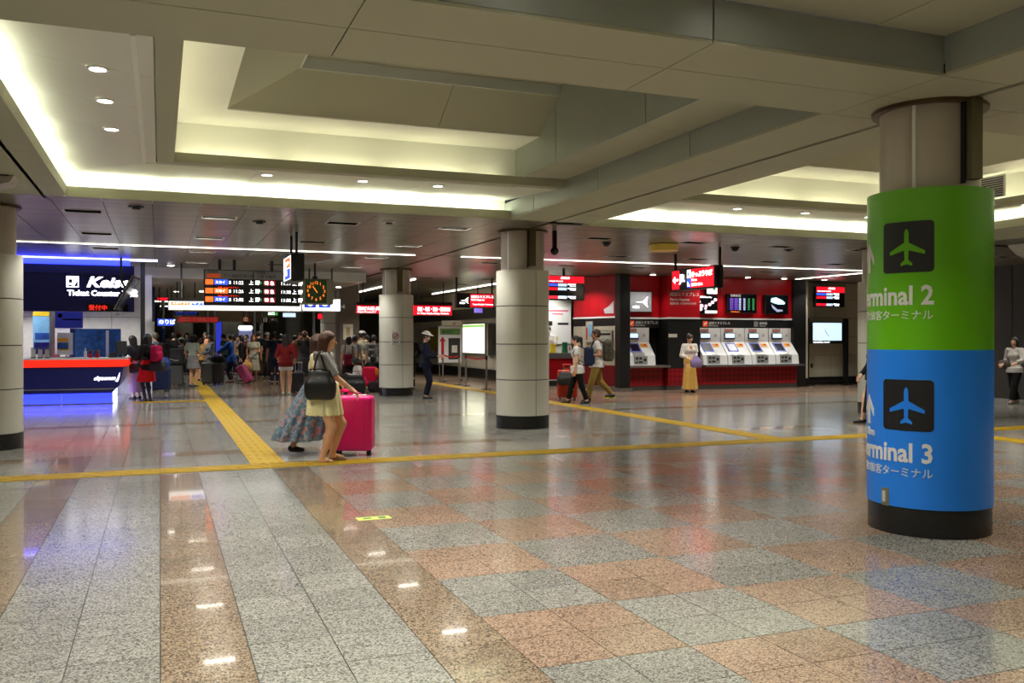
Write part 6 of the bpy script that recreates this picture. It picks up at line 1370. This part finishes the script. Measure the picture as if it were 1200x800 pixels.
for k, (px, py, l, c) in enumerate(((405, 459, 'large black travel bag left of the crouching people', (24,24,26)), (416, 461, 'black sports bag with white mark before the crouching people', (20,21,24)), (443, 459, 'dark bag against the no-smoking column', (40,30,34)))):
    x, y = at(px, py); b_ = soft_bag('travel_bag', l, x, y, 0, AWAY+.1*k, .55, .5, .3, pm('travel_black_%d' % k, c, .6), 'travel bag', [(-.15, 0, .45), (-.1, 0, .6), (.1, 0, .6), (.15, 0, .45)])
    if k == 1: MB().prism([(-.1,.2),(.0,.24),(.1,.33),(.0,.29)], 'y', -.158, -.15).build('white_mark', TXP, b_)
for k, (px, py, l, c, h) in enumerate(((196, 439, 'person in brown jacket far behind the kiosk pillar', (92,66,50), 1.66), (219, 439, 'person in slate shirt far behind the mint-topped one', (70,80,92), 1.72), (262, 438, 'person in dark green shirt far behind the blue jacket', (42,58,48), 1.66), (276, 439, 'person in tan coat far behind the one in black', (140,116,86), 1.62), (329, 440, 'person in dark plum top far behind the red top', (70,40,58), 1.66), (351, 441, 'person in faded blue shirt far behind the camera holder', (84,100,124), 1.70), (430, 444, 'person in rose top far behind the white cap', (150,96,96), 1.62))):
    crowd(l, px, py, (AWAY, TOWARD, LEFTW, RIGHTW)[k % 4], h, male=k % 2 == 0, top=dict(c=cloth('far_%d' % k, c), sleeve=(.6, 1.9)[k % 2]), bottom=(TRK, TRN)[k % 2], hair=dict(k=('short', 'bob')[k % 2], c=HAIRK), face=False)
# clerk inside the kiosk
x, _ = wallpt(114, 393, 24.2); person('clerk with dark hair behind the blue counter board', x, 24.2, TOWARD, 1.60, top=dict(c=NVY, sleeve=1.9), bottom=TRN, **CR)
# ---------------- luggage in the queue
BLUEN = pm('blue_nylon', (24,60,140), .6); 
x, y = at(188, 459); suitcase('dark blue suitcase under the blue duffel', x, y, AWAY, .5, .60, .3, pm('blue_shell', (20,38,92), .5)); soft_bag('duffel_bag', 'bright blue duffel stacked on the dark blue suitcase', x, y, .685, AWAY, .5, .28, .26, BLUEN, 'duffel bag')
x, y = at(205, 453); suitcase('grey suitcase carrying the black backpack', x, y, AWAY+.2, .46, .62, .28, pm('grey_shell', (84,84,86), .45), handle=.3)
p = thing('backpack', 'black and grey backpack sitting on the grey suitcase', 'backpack', (x+.06, y-.06, .70), AWAY, 'backpacks'); S = Sdf().rbox((0, 0, .24), (.15, .07, .18), .06).rbox((-.02, -.11, .14), (.14, .04, .08), .05); link('bag_body', np_mesh('bag_body', [S.surf(.018)], DGR), p); MB().tube([(-.14, -.2, .16), (0, -.21, .12), (.13, -.19, .12)], .01, 6).build('white_piping', TXP, p)
x, y = at(245.5, 451); suitcase('mid-grey suitcase in front of the denim-clad person', x, y, AWAY, .46, .66, .26, pm('midgrey_shell', (92,94,98), .45), handle=.05, grip=pm('grey_grip', (170,170,170), .5))
x, y = at(256, 451); suitcase('black suitcase under the hand of the blue-jacketed person', x, y, AWAY, .26, .66, .45, pm('black_shell', (26,26,28), .45), handle=.28)
x, y = at(292, 449); suitcase('pink suitcase tilted back, pulled by the person in black', x+.05, y, RIGHTW+math.pi/2+.0, .26, .62, .42, pm('dusty_pink_shell', (176,60,108), .45), handle=.3).rotation_euler = (0, math.radians(-32), AWAY)
x, y = at(310, 442); p = thing('luggage_cart', 'tan box cart between the beige dress and the navy clothes', 'cart', (x, y, 0), AWAY); MB().bbox(-.45, .45, -.25, .25, .16, .95, .03).build('tan_box', pm('tan_box', (120,92,66), .6), p); MB().box(-.47, .47, -.27, .27, .08, .16).build('cart_base', BLACK, p)
for a in (-1, 1):
    for b in (-1, 1): MB().ball((a*.4, b*.2, .04), .04).build('caster', BLACK, p)
x, y = at(349, 461); suitcase('slim dark suitcase right of the white shorts', x, y, AWAY, .34, .52, .24, pm('slate_shell', (44,46,54), .45), handle=.25, grip=pm('grey_grip', (170,170,170), .5))
x, y = at(303, 441); x2, y2 = at(303, 447); x2, y2 = at(297, 446); x2, y2 = rig(x2, y2, TOWARD+.3, (.21, .16)); soft_bag('handbag', 'tan handbag held by the person in beige dress', x2, y2, .40, TOWARD, .32, .34, .14, cloth('tan_bag', (200,150,90)), 'handbag', [(-.08, 0, .3), (0, 0, .5), (.08, 0, .3)], .6)
x, y = at(277, 447); soft_bag('duffel_bag', 'black duffel on top of the black suitcase', *at(256, 451), .735, AWAY, .4, .2, .24, BLK, 'duffel bag')
